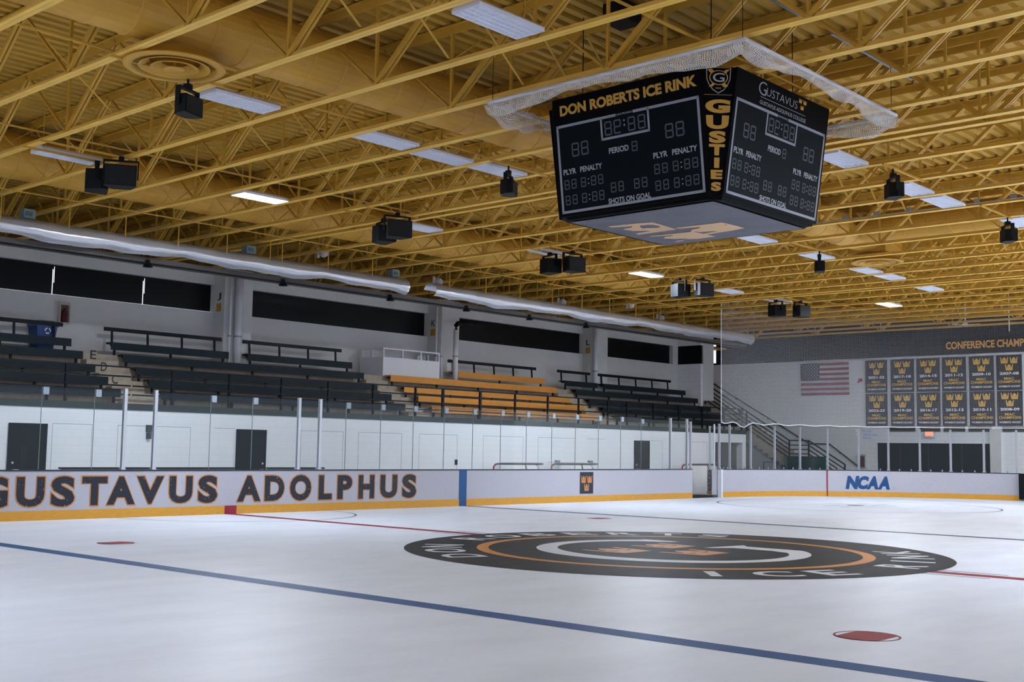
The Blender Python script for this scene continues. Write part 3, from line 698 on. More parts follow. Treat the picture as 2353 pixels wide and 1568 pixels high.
for dz in (0, -.22, -.42, -.62, -.82):
    MB().tube([(33.33, 21.0, 5.2+dz), (33.33, 16.25, 2.33+dz), (33.33, 15.25, 2.33+dz), (33.33, 13.45, 1.26+dz)], .03 if dz else .035, 6).build('rail', RAILM, t)
for y, z in ((18.55, 3.74), (16.25, 2.33), (15.25, 2.33), (13.45, 1.26), (20.9, 5.1)):
    MB().bar((33.33, y, z), (33.33, y, z-1.0), .06, .06).build('post', RAILM, t)
t = thing('wall_handrail', (34.7, 16, 1), 'dark handrail fixed to the far wall above the stairs', 'handrail')
MB().tube([(34.7, 21.45, 5.28), (34.7, 15.95, 2.2), (34.7, 14.9, 2.19), (34.7, 13.5, 1.2)], .03).build('rail', RAILM, t)
for y, z in ((20, 4.45), (18.2, 3.43), (16.6, 2.55), (14.4, 1.83)): MB().bar((34.7, y, z-.03), (34.8, y, z-.06), .03, .03).build('bracket', RAILM, t)
t = thing('spare_glass_stack', (32.5, 15, 0), 'stack of greenish spare glass sheets below the stairs', 'glass stack')
for k in range(5): MB().box(32.3+.09*k, 32.33+.09*k, 13.85+.05*k, 16.15-.04*k, -.03, 1.6-.03*(k % 2)).build('sheet', mat('sheet_green', '1f5a50', .15, spec=.5) if k == 4 else GLASS2, t)
t = thing('metal_stand', (32.0, 16.6, 0), 'thin dark metal stand beside the stack of glass', 'stand')
MB().tube([(32, 16.15, -.03), (32, 16.15, 1.3), (32, 16.85, 1.3), (32, 16.85, -.03)], .025).build('tube_frame', BLK, t)
b = MB().box(31.2, 31.38, 4.0, 5.03, .06, 1.07); b.box(31.22, 31.3, 4.7, 4.8, .0, .06)
tag(b.build('black_pad', BLK), 'black padded panel at the edge of the far boards', 'pad')

# ---------------------------------------------------------------- flag, banners, signs on the far wall
t = thing('american_flag', (34.75, 15.15, 4.5), 'large United States flag hanging on the far wall', 'flag')
def fl(y0, y1, z0, z1, dx): 
    def fn(u, v):
        y = y0+(y1-y0)*u; z = z0+(z1-z0)*v; return (34.74-dx-.03*math.sin((16.4-y)*2.4+z*1.3), y, z)
    return fn
m_ = MB(); YF0, YF1, ZF0, ZF1 = 16.39, 13.9, 4.50, 6.03
for k in range(13): m_.grid(fl(YF0, YF1, ZF1-(ZF1-ZF0)*(k+1)/13, ZF1-(ZF1-ZF0)*k/13, 0), 20, 1, k % 2)
m_.build('stripes', [FRED, FWHT], t)
m_ = MB(); m_.grid(fl(YF0, YF0-.98, ZF1-(ZF1-ZF0)*7/13, ZF1, .008), 10, 4); m_.build('canton', FBLU, t)
m_ = MB()
for rr in range(9):
    for cc in range(6 if rr % 2 == 0 else 5):
        fn = fl(0, 1, 0, 1, .02); cy = YF0-.09-(.16*cc+(.08 if rr % 2 else 0)); cz = ZF1-.08-.083*rr
        m_.poly([(cy+(.036 if k % 2 == 0 else .016)*math.sin(PI*k/5), cz+(.036 if k % 2 == 0 else .016)*math.cos(PI*k/5)) for k in range(10)], lambda a, c: (34.715-.03*math.sin((16.4-a)*2.4+c*1.3), a, c))
m_.build('stars', FWHT, t)
MB().tube([(34.72, 16.4, 4.45), (34.72, 16.4, 6.05)], .015).build('hoist_rope', WPIPE, t)
YRS = [('2021-22', '2022-23'), ('2017-18', '2019-20'), ('2014-15', '2016-17'), ('2011-12', '2012-13'), ('2009-10', '2010-11'), ('2007-08', '2008-09')]
BY = [(13.06, 12.0), (11.85, 10.74), (10.63, 9.55), (9.46, 8.38), (8.26, 7.18), (7.08, 6.0)]
for (ya, yb), yrs in zip(BY, YRS):
    for k, yr in enumerate(yrs):
        z1 = 6.06-1.53*k; z0 = z1-1.50; W_ = ya-yb
        t = thing('champions_banner', (34.7, (ya+yb)/2, z0), 'black championship banner reading %s' % yr, 'banner', 'championship banners on the far wall')
        wob = random.uniform(0, 6)
        def bf(u, v, d=0., ya=ya, W_=W_, z0=z0, wob=wob): return (34.70-d-.012*math.sin(u*7+wob), ya-W_*u, z0+1.5*v)
        m_ = MB(); m_.grid(bf, 12, 1); m_.build('banner_cloth', BANN, t)
        m_ = MB(); crowns3(m_, (.16, .56, .84, .94), lambda u, v: bf(u, v, .006), 0, lambda u, v: bf(u, v, .009), 1); m_.build('crown_emblem', [GOLDB, BANN], t)
        m_ = MB(); m_.text(yr, (.13, .435, .87, .515), lambda u, v: bf(u, v, .006), .035, 0); m_.text('MIAC', (.30, .295, .68, .37), lambda u, v: bf(u, v, .006), .025, 1)
        m_.text('CHAMPIONS', (.07, .20, .93, .28), lambda u, v: bf(u, v, .006), .022, 1); m_.text("WOMEN'S HOCKEY", (.08, .08, .93, .135), lambda u, v: bf(u, v, .006), .03, 0)
        m_.build('lettering', [WTXT, GOLDB], t)
t = thing('conference_banner', (34.7, 7, 6.26), 'long black banner reading CONFERENCE CHAMPIONS', 'banner')
def cf(u, v, d=0.): return (34.68-d, 9.37-u, 6.26+v)
m_ = MB(); m_.grid(lambda u, v: cf(u*4.5, v*.62), 8, 1); m_.build('banner_cloth', BANN, t)
m_ = MB(); m_.text('CONFERENCE CHAMPIONS', (.12, .15, 4.25, .48), lambda u, v: cf(u, v, .006), .03); m_.build('lettering', mat('banner_orange', 'e2a03a', .6), t)
t = thing('exit_sign', (34.7, 10.05, 2.5), 'small red lit exit sign above the lobby window', 'sign')
MB().box(34.62, 34.72, 9.85, 10.25, 2.52, 2.78).build('housing', BEAM, t); MB().box(34.6, 34.619, 9.88, 10.22, 2.60, 2.77).build('red_face', mat('exit_red', (.9, .16, .09), .5, emit=.7), t)
b = MB().box(34.72, 34.8, 13.27, 13.42, 5.1, 5.24); b.box(34.76, 34.8, 13.4, 13.5, 5.05, 5.12)
tag(b.build('fire_alarm', mat('alarm_red', 'a8404a', .5)), 'small red alarm on the far wall beside the flag', 'alarm')
t = thing('ceiling_fan', (33, 7.72, 7.3), 'white ceiling fan hanging on a thin rod near the far wall', 'ceiling fan')
MB().tube([(33, 7.72, 7.32), (33, 7.72, 8.64)], .03).build('down_rod', WPIPE, t); MB().lathe([(0, -.08), (.1, -.06), (.12, 0), (.05, .05), (0, .05)], (33, 7.72, 7.32), 16).build('motor', WPIPE, t)
for k in range(3):
    a = 2*PI*k/3+.5; MB().bar((33+.1*math.cos(a), 7.72+.1*math.sin(a), 7.28), (33+.62*math.cos(a), 7.72+.62*math.sin(a), 7.28), .12, .015).build('blade', WPIPE, t)
tag(MB().tube([(33, 5.9, 6.9), (33, 5.9, 8.64)], .02).build('hanging_rod', WPIPE), 'thin white rod hanging near the ceiling fan', 'rod')

# ---------------------------------------------------------------- roof trusses
TRX = [-13.6, -11.95, -10.3, -8.65, -7.0, -5.33, -3.7, -2.25, -.78, .67, 2.05, 2.45, 4.05, 5.70, 7.27, 8.9, 10.55, 12.2, 13.87, 15.5, 17.1, 18.7, 19.85, 20.3, 21.9, 23.5, 25.1, 26.7, 28.3, 29.9, 31.5, 33.1]
ZB, ZT, Y0, Y1 = 7.20, 8.62, -14.5, 22.9
NODES = [1.85+3.23*k for k in range(-5, 7)]
def make_truss():
    t = thing('roof_truss', (0, 0, 0), 'x', 'truss', 'yellow roof trusses')
    b = MB()
    for s_ in (-1, 1):
        b.box(min(s_*.003, s_*.073), max(s_*.003, s_*.073), Y0, Y1, ZB, ZB+.012); b.box(min(s_*.008, s_*.02), max(s_*.008, s_*.02), Y0, Y1, ZB+.012, ZB+.08)
    b.build('bottom_chord', CHORD_LIT, t)
    b = MB()
    for s_ in (-1, 1):
        b.box(min(s_*.008, s_*.085), max(s_*.008, s_*.085), Y0, Y1, ZT-.012, ZT); b.box(min(s_*.008, s_*.022), max(s_*.008, s_*.022), Y0, Y1, ZT-.13, ZT-.012)
    b.build('top_chord', YEL, t)
    def heavy(y):
        m = MB()
        for s_ in (-1, 1): m.bar((s_*.034, y-.04, ZB+.05), (s_*.034, y-1.6, ZT-.07), .045, .075, (0, 1, 0))
        return m
    def light(y): return MB().bar((0, y+.04, ZB+.05), (0, y+1.6, ZT-.07), .05, .035, (0, 1, 0))
    def vert(y): return MB().bar((0, y, ZB+.05), (0, y, ZT-.05), .045, .04, (0, 1, 0))
    hm = heavy(0).build('heavy_diagonal', YEL, t); lm = light(0).build('light_diagonal', YEL, t); vm = vert(0).build('vertical_web', YEL, t)
    for o in (hm, lm, vm): o.location = (0, NODES[0], 0)
    for y in NODES[1:]:
        for o in (hm, lm, vm):
            c = o.copy(); COL.objects.link(c); c.location = (0, y, 0)
    return t
tr0 = make_truss()
tr0.location = (TRX[0], 0, 0); tr0['label'] = 'yellow steel roof truss, first counting from the camera end'
for i, x in enumerate(TRX[1:]):
    dup(tr0, (x, 0, 0), 0, 'yellow steel roof truss, %s counting from the camera end' % ORD[i+2])
# cross bracing between trusses
BROWS = [(6.69, 'in the row near the stands'), (.23, 'in the middle row'), (-6.2, 'in the row farthest from the stands'), (12.4, 'in the row beside the hoods')]
for y, wr in BROWS:
    for i in range(3, len(TRX)-1):
        a, c = TRX[i], TRX[i+1]
        if c-a < .6: continue
        if y < 0 and i < 9: continue
        if y < 1 and 12 < c < 14 or c > (24 if y > 12 else 30): continue
        m_ = MB().bar((a+.04, y, ZB+.1), (c-.04, y+.03, ZT-.15), .04, .012); m_.bar((a+.04, y-.03, ZT-.15), (c-.04, y, ZB+.1), .04, .012)
        o = m_.build('cross_brace', YEL)
        tag(o, 'yellow cross brace beyond the %s truss %s' % (ORD[i+1], wr), 'brace', 'cross braces between the trusses')
for y, lab in ((3.9, 'thin yellow bridging rod running lengthwise beside the middle lamps'), (9.1, 'thin yellow bridging rod running lengthwise beside the stand side lamps'), (-2.9, 'thin yellow bridging rod lengthwise beyond the scoreboard')):
    tag(MB().bar((-13.6, y, ZB+.15), (29.9, y, ZB+.15), .03, .03).build('bridging_rod', YEL), lab, 'rod', 'bridging rods through the trusses')
# ducts and diffusers
def spiral(p0, p1, r, n=28):
    p0 = V(p0); p1 = V(p1); L_ = (p1-p0).length; k = max(2, int(L_/.6)); pts = []; rs = []
    for i in range(k):
        for e, dr in ((0, 0), (.9, 0), (.92, .012), (.99, .012)): pts.append(p0+(p1-p0)*((i+e)/k)); rs.append(r+dr)
    return MB().tube(pts, rs, n)
t = thing('main_duct', (0, 3.2, 7.9), 'long round yellow air duct through the trusses above the middle lamps', 'duct')
spiral((-16, 3.2, 7.86), (14.197, 3.2, 7.86), .46).build('duct_tube', DUCT, t)
t = thing('side_duct', (0, 13.4, 7.9), 'long round yellow air duct near the stand, above the hoods', 'duct')
spiral((-16, 13.4, 7.86), (17.5, 13.4, 7.86), .5).build('duct_tube', DUCT, t)
t = thing('branch_duct', (13.05, -3, 7.8), 'short round yellow branch duct running beside the far trusses', 'duct')
spiral((13.05, 2.6, 7.82), (13.05, -12, 7.82), .42).build('duct_tube', DUCT, t)
def diffuser(x, y, lab):
    t = thing('air_diffuser', (x, y, 7.05), lab, 'air diffuser', 'round yellow ceiling air diffusers')
    z = 7.14
    MB().lathe([(.36, .255), (.36, .12), (.4, .1)], (x, y, z), 40).build('neck', DUCT, t, True)
    MB().lathe([(.36, .13), (.61, .12), (.60, .0), (.72, .005), (.73, .03), (.64, .04), (.63, .14), (.36, .15)], (x, y, z), 64).build('outer_ring', DUCT, t, True)
    for r0, r1, zz in ((.36, .50, 0.), (.20, .335, -.01), (.0, .165, -.03)):
        pr = [(r0, zz+.10), (r1-.012, zz+.008), (r1, zz), (r1+.012, zz+.006), (r1, zz+.02), (r0+.012, zz+.115), (r0, zz+.10)] if r0 else [(0, zz-.012), (r1-.04, zz-.01), (r1, zz+.01), (r1-.05, zz+.03), (0, zz+.035)]
        MB().lathe(pr, (x, y, z), 56).build('inner_cone', DUCT, t, True)
    MB().tube([(x, y, z), (x, y, z+.24)], .02).build('center_rod', DUCT, t)
diffuser(-7.93, 3.33, 'large round yellow air diffuser nearest the camera'); diffuser(14.7, 3.1, 'round yellow air diffuser farther away, beyond the scoreboard')
MB_ = MB().box(14.2, 15.3, 2.62, 3.75, 7.40, 8.2); tag(MB_.build('duct_box', DUCT), 'yellow box joining duct and the farther air diffuser', 'duct box')

# ---------------------------------------------------------------- lamps
FX = [(-6.16, -1.49, 0, 'white tube lamp above the scoreboard\'s near side, unlit'), (-6.15, 4.24, 0, 'unlit white tube lamp beside the nearest round diffuser'), (-6.11, 10.01, 0, 'unlit white tube lamp above the nearest pair of loudspeakers'),
 (-3.04, 4.2, 0, 'unlit tube lamp, first of three in a line by the scoreboard'), (-1.52, 4.27, 0, 'unlit tube lamp, middle of three in a line by the scoreboard'), (-.07, 4.17, 0, 'unlit tube lamp, third in a line by the scoreboard, above a speaker'),
 (-1.44, 10.16, 1, 'brightly lit tube lamp nearest the stands'), (3.25, 9.96, 0, 'unlit tube lamp just behind the second pair of loudspeakers'), (8.1, 9.79, 0, 'unlit tube lamp above the third pair of loudspeakers'),
 (13.05, 9.96, 1, 'brightly lit tube lamp between third and fourth loudspeaker pairs'), (3.3, -1.54, 0, 'unlit tube lamp right behind the scoreboard corner'), (6.5, -1.49, 0, 'unlit tube lamp next to the small speaker right of the scoreboard'), (8.1, -1.52, 0, 'unlit tube lamp one gap beyond the small speaker right of the scoreboard'),
 (9.75, 4.06, 0, 'unlit tube lamp just under the grey cloth\'s far corner'), (13.05, 4.11, 0, 'unlit tube lamp before the farther round diffuser, above a speaker'), (16.3, 4.19, 0, 'unlit tube lamp first beyond the farther round diffuser'), (17.9, 4.18, 0, 'unlit tube lamp second beyond the farther round diffuser'),
 (21.1, 4.27, 0, 'unlit tube lamp farthest along the middle line'), (24.3, 7.14, 1, 'brightly lit tube lamp over the safety net'), (17.9, 10.0, 0, 'unlit tube lamp by the upper corner of the safety net'), (21.1, 9.9, 0, 'unlit tube lamp above the speakers behind the net'), (11.4, -2.0, 0, 'unlit tube lamp behind the rightmost small speaker')]
def make_fix(lit):
    t = thing('tube_lamp', (0, 0, 0), 'x', 'ceiling lamp', 'ceiling tube lamps')
    h = MB(); L_, W2 = .61, .25
    h.prism([(-W2, 0), (-W2, .05), (-W2+.06, .10), (W2-.06, .10), (W2, .05), (W2, 0), (W2-.012, 0), (W2-.03, .045), (-W2+.03, .045), (-W2+.012, 0)], lambda y, z: (-L_, y, z), lambda y, z: (L_, y, z))
    for s_ in (-1, 1): h.prism([(-W2, 0), (-W2, .05), (-W2+.06, .10), (W2-.06, .10), (W2, .05), (W2, 0)], lambda y, z: (s_*L_, y, z), lambda y, z: (s_*(L_+.012), y, z))
    h.build('housing', FIXW, t)
    if lit:
        MB().box(-L_+.02, L_-.02, -W2+.03, W2-.03, .004, .02).build('lit_lens', LIT, t)
    else:
        for k in range(4): MB().tube([(-L_+.03, -.165+.11*k, .026), (L_-.03, -.165+.11*k, .026)], .013, 8).build('lamp_tube', TUBEM, t)
        for k in range(3): MB().prism([(-.11+.11*k-.012, .045), (-.11+.11*k+.012, .045), (-.11+.11*k, .012)], lambda y, z: (-L_+.02, y, z), lambda y, z: (L_-.02, y, z)).build('reflector_ridge', FIXW, t)
    g = MB()
    for k in range(13): g.bar((-L_+.04+.095*k, -W2+.01, .002), (-L_+.04+.095*k, W2-.01, .002), .004, .004)
    for k in range(5): g.bar((-L_, -.2+.1*k, .0), (L_, -.2+.1*k, .0), .004, .004)
    g.build('wire_guard', FIXW, t)
    for s_ in (-.5, .5): MB().bar((s_, 0, .1), (s_, 0, 1.46), .012, .012).build('hanger_rod', YEL, t)
    return t
un = make_fix(False); li = make_fix(True); fu = fl_ = False
for x, y, lit, lab in FX:
    if lit:
        if not fl_: li.location = (x, y, 7.2); li['label'] = lab; fl_ = True
        else: dup(li, (x, y, 7.2), 0, lab)
    else:
        if not fu: un.location = (x, y, 7.2); un['label'] = lab; fu = True
        else: dup(un, (x, y, 7.2), 0, lab)
k = 0
for x, y in [(-15.5, 10.1), (-15.5, 1.0), (22.7, -5.5), (27.5, -5.5), (31.1, -5.5), (31.1, -10.5), (3.3, -9.5), (8.1, -9.5), (13.05, -9.5), (17.9, -9.5), (22.7, -9.5), (27.5, -9.5), (-1.5, -14), (8.1, -14), (17.9, -14), (27.5, -14)]:  # unseen lamps, added to brighten the ice, far wall and ceiling
    k += 1; dup(li, (x, y, 7.2), 0, 'lit tube lamp added out of view to brighten the rink')
# ---------------------------------------------------------------- loudspeakers
def make_speaker(big):
    t = thing('loudspeaker', (0, 0, 0), 'x', 'loudspeaker', 'black loudspeakers hanging under the trusses')
    if big: w2, dp, hh = .30, .42, .40
    else: w2, dp, hh = .21, .26, .28
    # trapezoid cabinet, mouth towards -Y
    poly = [(-w2, -dp/2), (w2, -dp/2), (w2, -dp/2+.12), (w2*.6, dp/2), (-w2*.6, dp/2), (-w2, -dp/2+.12)]
    MB().prism(poly, lambda x, y: (x, y, 0), lambda x, y: (x, y, hh)).build('cabinet', SPK, t)
    MB().box(-w2+.02, w2-.02, -dp/2-.012, -dp/2-.001, .02, hh-.02).build('grille', mat('grille_black', '0a0d10', .7), t)
    y = MB().box(-w2-.03, -w2-.005, -.04, .04, hh*.4, hh+.10); y.box(w2+.005, w2+.03, -.04, .04, hh*.4, hh+.10); y.box(-w2-.03, w2+.03, -.04, .04, hh+.10, hh+.125); y.build('yoke', BLK, t)
    c = MB().box(-.05, .05, -.05, .05, hh+.125, hh+.2); c.tube([(0, 0, hh+.2), (0, 0, .60)], .018); c.build('clamp', BLK, t)
    return t
bs = make_speaker(True); ss = make_speaker(False)
SP = [('b', -5.50, 9.05, -.55, 'front black loudspeaker of the nearest pair, by the stands'), ('b', -5.62, 9.75, 1.1, 'rear black loudspeaker of the nearest pair, by the stands'),
 ('b', 1.51, 8.85, -.35, 'front black loudspeaker of the second pair from the camera'), ('b', 1.75, 9.6, 1.3, 'rear black loudspeaker of the second pair from the camera'),
 ('b', 8.1, 8.9, -.2, 'front black loudspeaker of the third pair from the camera'), ('b', 7.95, 9.6, 1.3, 'rear black loudspeaker of the third pair from the camera'),
 ('b', 14.45, 8.8, -.2, 'front black loudspeaker of the fourth pair, near the net corner'), ('b', 14.2, 9.5, 1.3, 'rear black loudspeaker of the fourth pair, near the net corner'),
 ('b', 21.3, 9.1, -.2, 'front black loudspeaker of the pair behind the safety net'), ('b', 20.6, 9.7, 1.3, 'rear black loudspeaker of the pair behind the safety net'),
 ('s', -7.5, 3.64, .35, 'small black speaker beneath the nearest round diffuser'), ('s', -.38, 3.59, .5, 'small black speaker below the line of three lamps'), ('s', 4.37, -2.07, .8, 'small black speaker right of the scoreboard beside a lamp'),
 ('s', 12.0, 3.48, .5, 'small black speaker before the farther round diffuser'), ('s', 10.4, -2.08, .8, 'small black speaker farthest right under the trusses')]
ub = us = False
def strut(x, y, lab):
    i = max(k for k in range(len(TRX)) if TRX[k] < x); a, c = TRX[i], TRX[i+1]
    tag(MB().box(a-.12, c+.12, y-.02, y+.02, 7.165, 7.199).build('mounting_strut', YEL), lab, 'strut', 'struts carrying the loudspeakers')
for kd, x, y, rz, lab in SP:
    src = bs if kd == 'b' else ss
    strut(x, y, 'yellow strut over the '+lab.split(',')[0])
    if (kd == 'b' and not ub) or (kd == 's' and not us):
        src.location = (x, y, 6.59); src.rotation_euler = (0, 0, rz); src['label'] = lab
        if kd == 'b': ub = True
        else: us = True
    else: dup(src, (x, y, 6.59), rz, lab)

# ---------------------------------------------------------------- heater hoods over the stand front
def hood(x0, x1, lab):
    t = thing('heater_hood', (x0, 14.6, 6.6), lab, 'heater hood', 'foil heater hoods above the bleacher front')
    prof = [(15.15, 6.62), (15.0, 6.82), (14.78, 6.80), (14.62, 6.70), (14.56, 6.55), (14.62, 6.44), (14.74, 6.36)]
    n = int((x1-x0)*4); m_ = MB()
    ph = random.uniform(0, 5)
    def fn(u, v):
        q = v*6; i = min(int(q), 5); fr = q-i; a = prof[i]; c = prof[i+1]; x = x0+(x1-x0)*u
        k = max(0, v-.45)*1.0
        wv = (math.sin(x*1.15+ph)+.6*math.sin(x*2.7+1.3*ph)+.35*math.sin(x*6.1+v*5))*.035*k*2+(.09*math.exp(-((x-4.1)/.25)**2))*k
        return (x, a[0]+(c[0]-a[0])*fr-wv*.5, a[1]+(c[1]-a[1])*fr+wv)
    m_.grid(fn, n, 18); m_.build('foil_sheet', HOOD, t, True)
    for x in TRX:
        if x0+.1 < x < x1-.1: MB().tube([(x, 14.5, 6.66), (x, 14.5, 7.21)], .014, 6).build('hanger_rod', YEL, t)
    return t
hood(-15, 7.3, 'long crumpled silver heater hood nearest the camera'); hood(8.4, 27.4, 'long crumpled silver heater hood at the far end')
t = thing('radiant_tube', (5, 15.1, 6.3), 'long brown heater tube slung below the silver hoods', 'heater tube')
MB().box(-15, 27.5, 15.06, 15.16, 6.17, 6.36).build('tube', HOODB, t); MB().tube([(-15, 15.0, 6.2), (27.5, 15.0, 6.2)], .02).build('cable', BLK, t)
for x in (-1.3, 2.9, 6.9, 10.2, 13.3, 16.4): MB().lathe([(0, .16), (.05, .15), (.07, .06), (.13, -.02), (.12, -.03), (0, .0)], (x, 15.02, 6.14), 14).build('bell_cap', BLK, t)
for i in range(15):
    x = -4+2.1*i; MB().bar((x, 15.11, 6.36), (x, 15.11, 6.62), .012, .012).build('hanger', BLK, t)
tag(MB().bar((-15, 13.75, 7.17), (24, 13.55, 7.17), .025, .025).build('conduit', YEL), 'thin yellow conduit running along above the silver hoods', 'conduit')
for x, lab in ((-4.47, 'pale green burner box on the nearer hood, closest to camera'), (1.72, 'pale green burner box above the column marked J'), (7.0, 'pale green burner box at the gap between the hoods')):
    t = thing('burner_box', (x, 15.0, 6.85), lab, 'burner box', 'pale green heater burner boxes')
    MB().box(x-.14, x+.14, 14.9, 15.15, 6.84, 7.06).build('box', mat('burner_green', '7f9391', .5), t); MB().box(x-.1, x+.06, 14.885, 14.899, 6.9, 7.0).build('label_plate', mat('plate_grey', '59686a', .5), t)
for x, z, lab in ((4.6, 7.28, 'white flood lamp above the nearer hood, by column J'), (9.3, 6.98, 'white flood lamp at the near end of the far hood'), (15.5, 6.95, 'white flood lamp above the middle of the far hood'), (19.6, 7.28, 'white flood lamp under the trusses near the fourth speakers'), (21.6, 6.95, 'white flood lamp at the far end of the hood')):
    t = thing('flood_lamp', (x, 15.0, z), lab, 'flood lamp', 'white flood lamps above the hoods')
    MB().tube([(x-.1, 15.3, z), (x-.02, 15.36, z), (x+.08, 15.48, z)], [.13, .12, .06], 16).build('reflector', FIXW, t, True)
    MB().box(x-.2, x-.13, 15.42, 15.48, z-.14, z+.16).build('bracket', FIXW, t); MB().bar((x-.16, 15.45, z+.1), (x-.16, 15.45, 8.66), .02, .02).build('stem', YEL, t)

# ---------------------------------------------------------------- scoreboard
SC = Vector((-1.475, -1.29)); PW, HD, TL_ = 1.32, 1.515, .24
Zb, Zt = 5.36, 7.14
sb = thing('scoreboard', (SC.x, SC.y, Zb), 'four-sided black hanging scoreboard with gold lettering', 'scoreboard')
FRM = 1.365  # height of the bordered display part (of total Zt-Zb)
def face_fn(dirv, right):
    dv = Vector(dirv); rt = Vector(right)
    def fn(u, v, d=0.):
        # u across 0..1, v: 0 at border bottom, 1 at border top, 1.3 at panel top
        z = Zb+v*FRM; out = HD+TL_*(z-Zb)/(Zt-Zb)+d
        p = SC+dv*out+rt*((u-.5)*2*PW); return (p.x, p.y, z)
    return fn
SEG = {'8': 'abcdefg'}
def digit(mb, u0, v0, u1, v1, fn, skip='', m=0):
    t_ = (u1-u0)*.17; tv = t_*PW*2/FRM; mid = (v0+v1)/2; g_ = tv*.25
    S_ = dict(a=(u0+t_*.6, v1-tv, u1-t_*.6, v1), d=(u0+t_*.6, v0, u1-t_*.6, v0+tv), g=(u0+t_*.6, mid-tv/2, u1-t_*.6, mid+tv/2),
              f=(u0, mid+g_, u0+t_, v1-tv*.6), b=(u1-t_, mid+g_, u1, v1-tv*.6), e=(u0, v0+tv*.6, u0+t_, mid-g_), c=(u1-t_, v0+tv*.6, u1, mid-g_))
    for k_, r in S_.items():
        if k_ not in skip: mb.rect(*r, fn, m)
def display(fn, dim):
    f1 = lambda u, v: fn(u, v, .004); f2 = lambda u, v: fn(u, v, .007)
    p = MB(); q = 1.302
    p.add([fn(-.02, -.03), fn(1.02, -.03), fn(1.02, q), fn(-.02, q), fn(-.02, -.03, -.3), fn(1.02, -.03, -.3), fn(1.02, q, -.3), fn(-.02, q, -.3)], [(0,1,2,3),(7,6,5,4),(0,4,5,1),(1,5,6,2),(2,6,7,3),(3,7,4,0)])
    pan = p.build('display_panel', SBLK, sb)
    MB().rect(.01, .015, .99, .985, f1).build('display_face', SNAV, pan)
    m_ = MB(); t_ = .016; tv = .03
    for r in ((0, 0, 1, tv), (0, 1-tv, .44, 1), (.56, 1-tv, 1, 1), (0, 0, t_, 1), (1-t_, 0, 1, 1), (.327, .735, .669, .735+tv*.9), (.327, .735, .327+t_*.8, .99), (.669-t_*.8, .735, .669, .99)): m_.rect(*r, f2)
    m_.build('border', SGRY, pan)
    D_ = [(u, .78, u+.052, .935, k) for u, k in ((.355, ''), (.421, 'c'), (.520, ''), (.590, ''))]
    D_ += [(u, .622, u+.055, .778, '') for u in (.105, .175, .768, .838)]+[(.536, .557, .576, .666, '')]
    D_ += [(x0+u, v, x0+u+.037, v+.108, '') for x0 in (.032, .678) for v in (.268, .092) for u in (0, .053, .124, .199, .251)]
    D_ += [(u, .153, u+.038, .262, '') for u in (.37, .424, .534, .588)]
    for a, b_, c, d_, k in D_:
        m_ = MB(); digit(m_, a, b_, c, d_, f2, k); m_.build('digit', SDIG, pan)
    m_ = MB()
    for v in (.85, .90): m_.rect(.492, v, .50, v+.02, f2)
    for x0 in (.032, .678):
        for v in (.268, .092):
            for w_ in (.025, .075): m_.rect(x0+.176, v+w_, x0+.184, v+w_+.012, f2)
    m_.build('colon', STXT, pan)
    m_ = MB()
    for s_, bx in (('PERIOD', (.375, .578, .514, .642)), ('PLYR', (.031, .435, .127, .497)), ('PENALTY', (.157, .437, .318, .499)), ('PLYR', (.678, .437, .774, .499)), ('PENALTY', (.804, .438, .966, .5)), ('SHOTS ON GOAL', (.346, .033, .644, .092)), ('DAKTRONICS', (.446, .976, .554, .996))):
        m_.text(s_, bx, f2, .025 if len(s_) != 10 else .01)
    m_.build('lettering', STXT, pan)
    return pan
fL = face_fn((-1, 0), (0, -1)); fR = face_fn((0, -1), (1, 0)); fB = face_fn((1, 0), (0, 1)); fN = face_fn((0, 1), (-1, 0))
pL = display(fL, 0); pR = display(fR, 1); display(fB, 0); display(fN, 0)
m_ = MB(); m_.text('DON ROBERTS ICE RINK', (.036, 1.10, .992, 1.22), lambda u, v: fL(u, v, .006), .045); m_.build('header_lettering', GOLD, pL)
m_ = MB(); g = lambda u, v: fR(u, v, .006)
m_.text('G', (.211, 1.128, .292, 1.268), g, -.012); m_.text('USTAVUS', (.296, 1.142, .64, 1.226), g, -.012); m_.rect(.235, 1.103, .742, 1.108, g); m_.text('GUSTAVUS ADOLPHUS COLLEGE', (.235, 1.03, .752, 1.072), g, .005)
for bx in ((.649, 1.222, .689, 1.270), (.702, 1.222, .742, 1.270), (.676, 1.155, .716, 1.203)): crown(m_, bx, g, 1)
m_.build('header_lettering', [STXT, GOLD], pR)
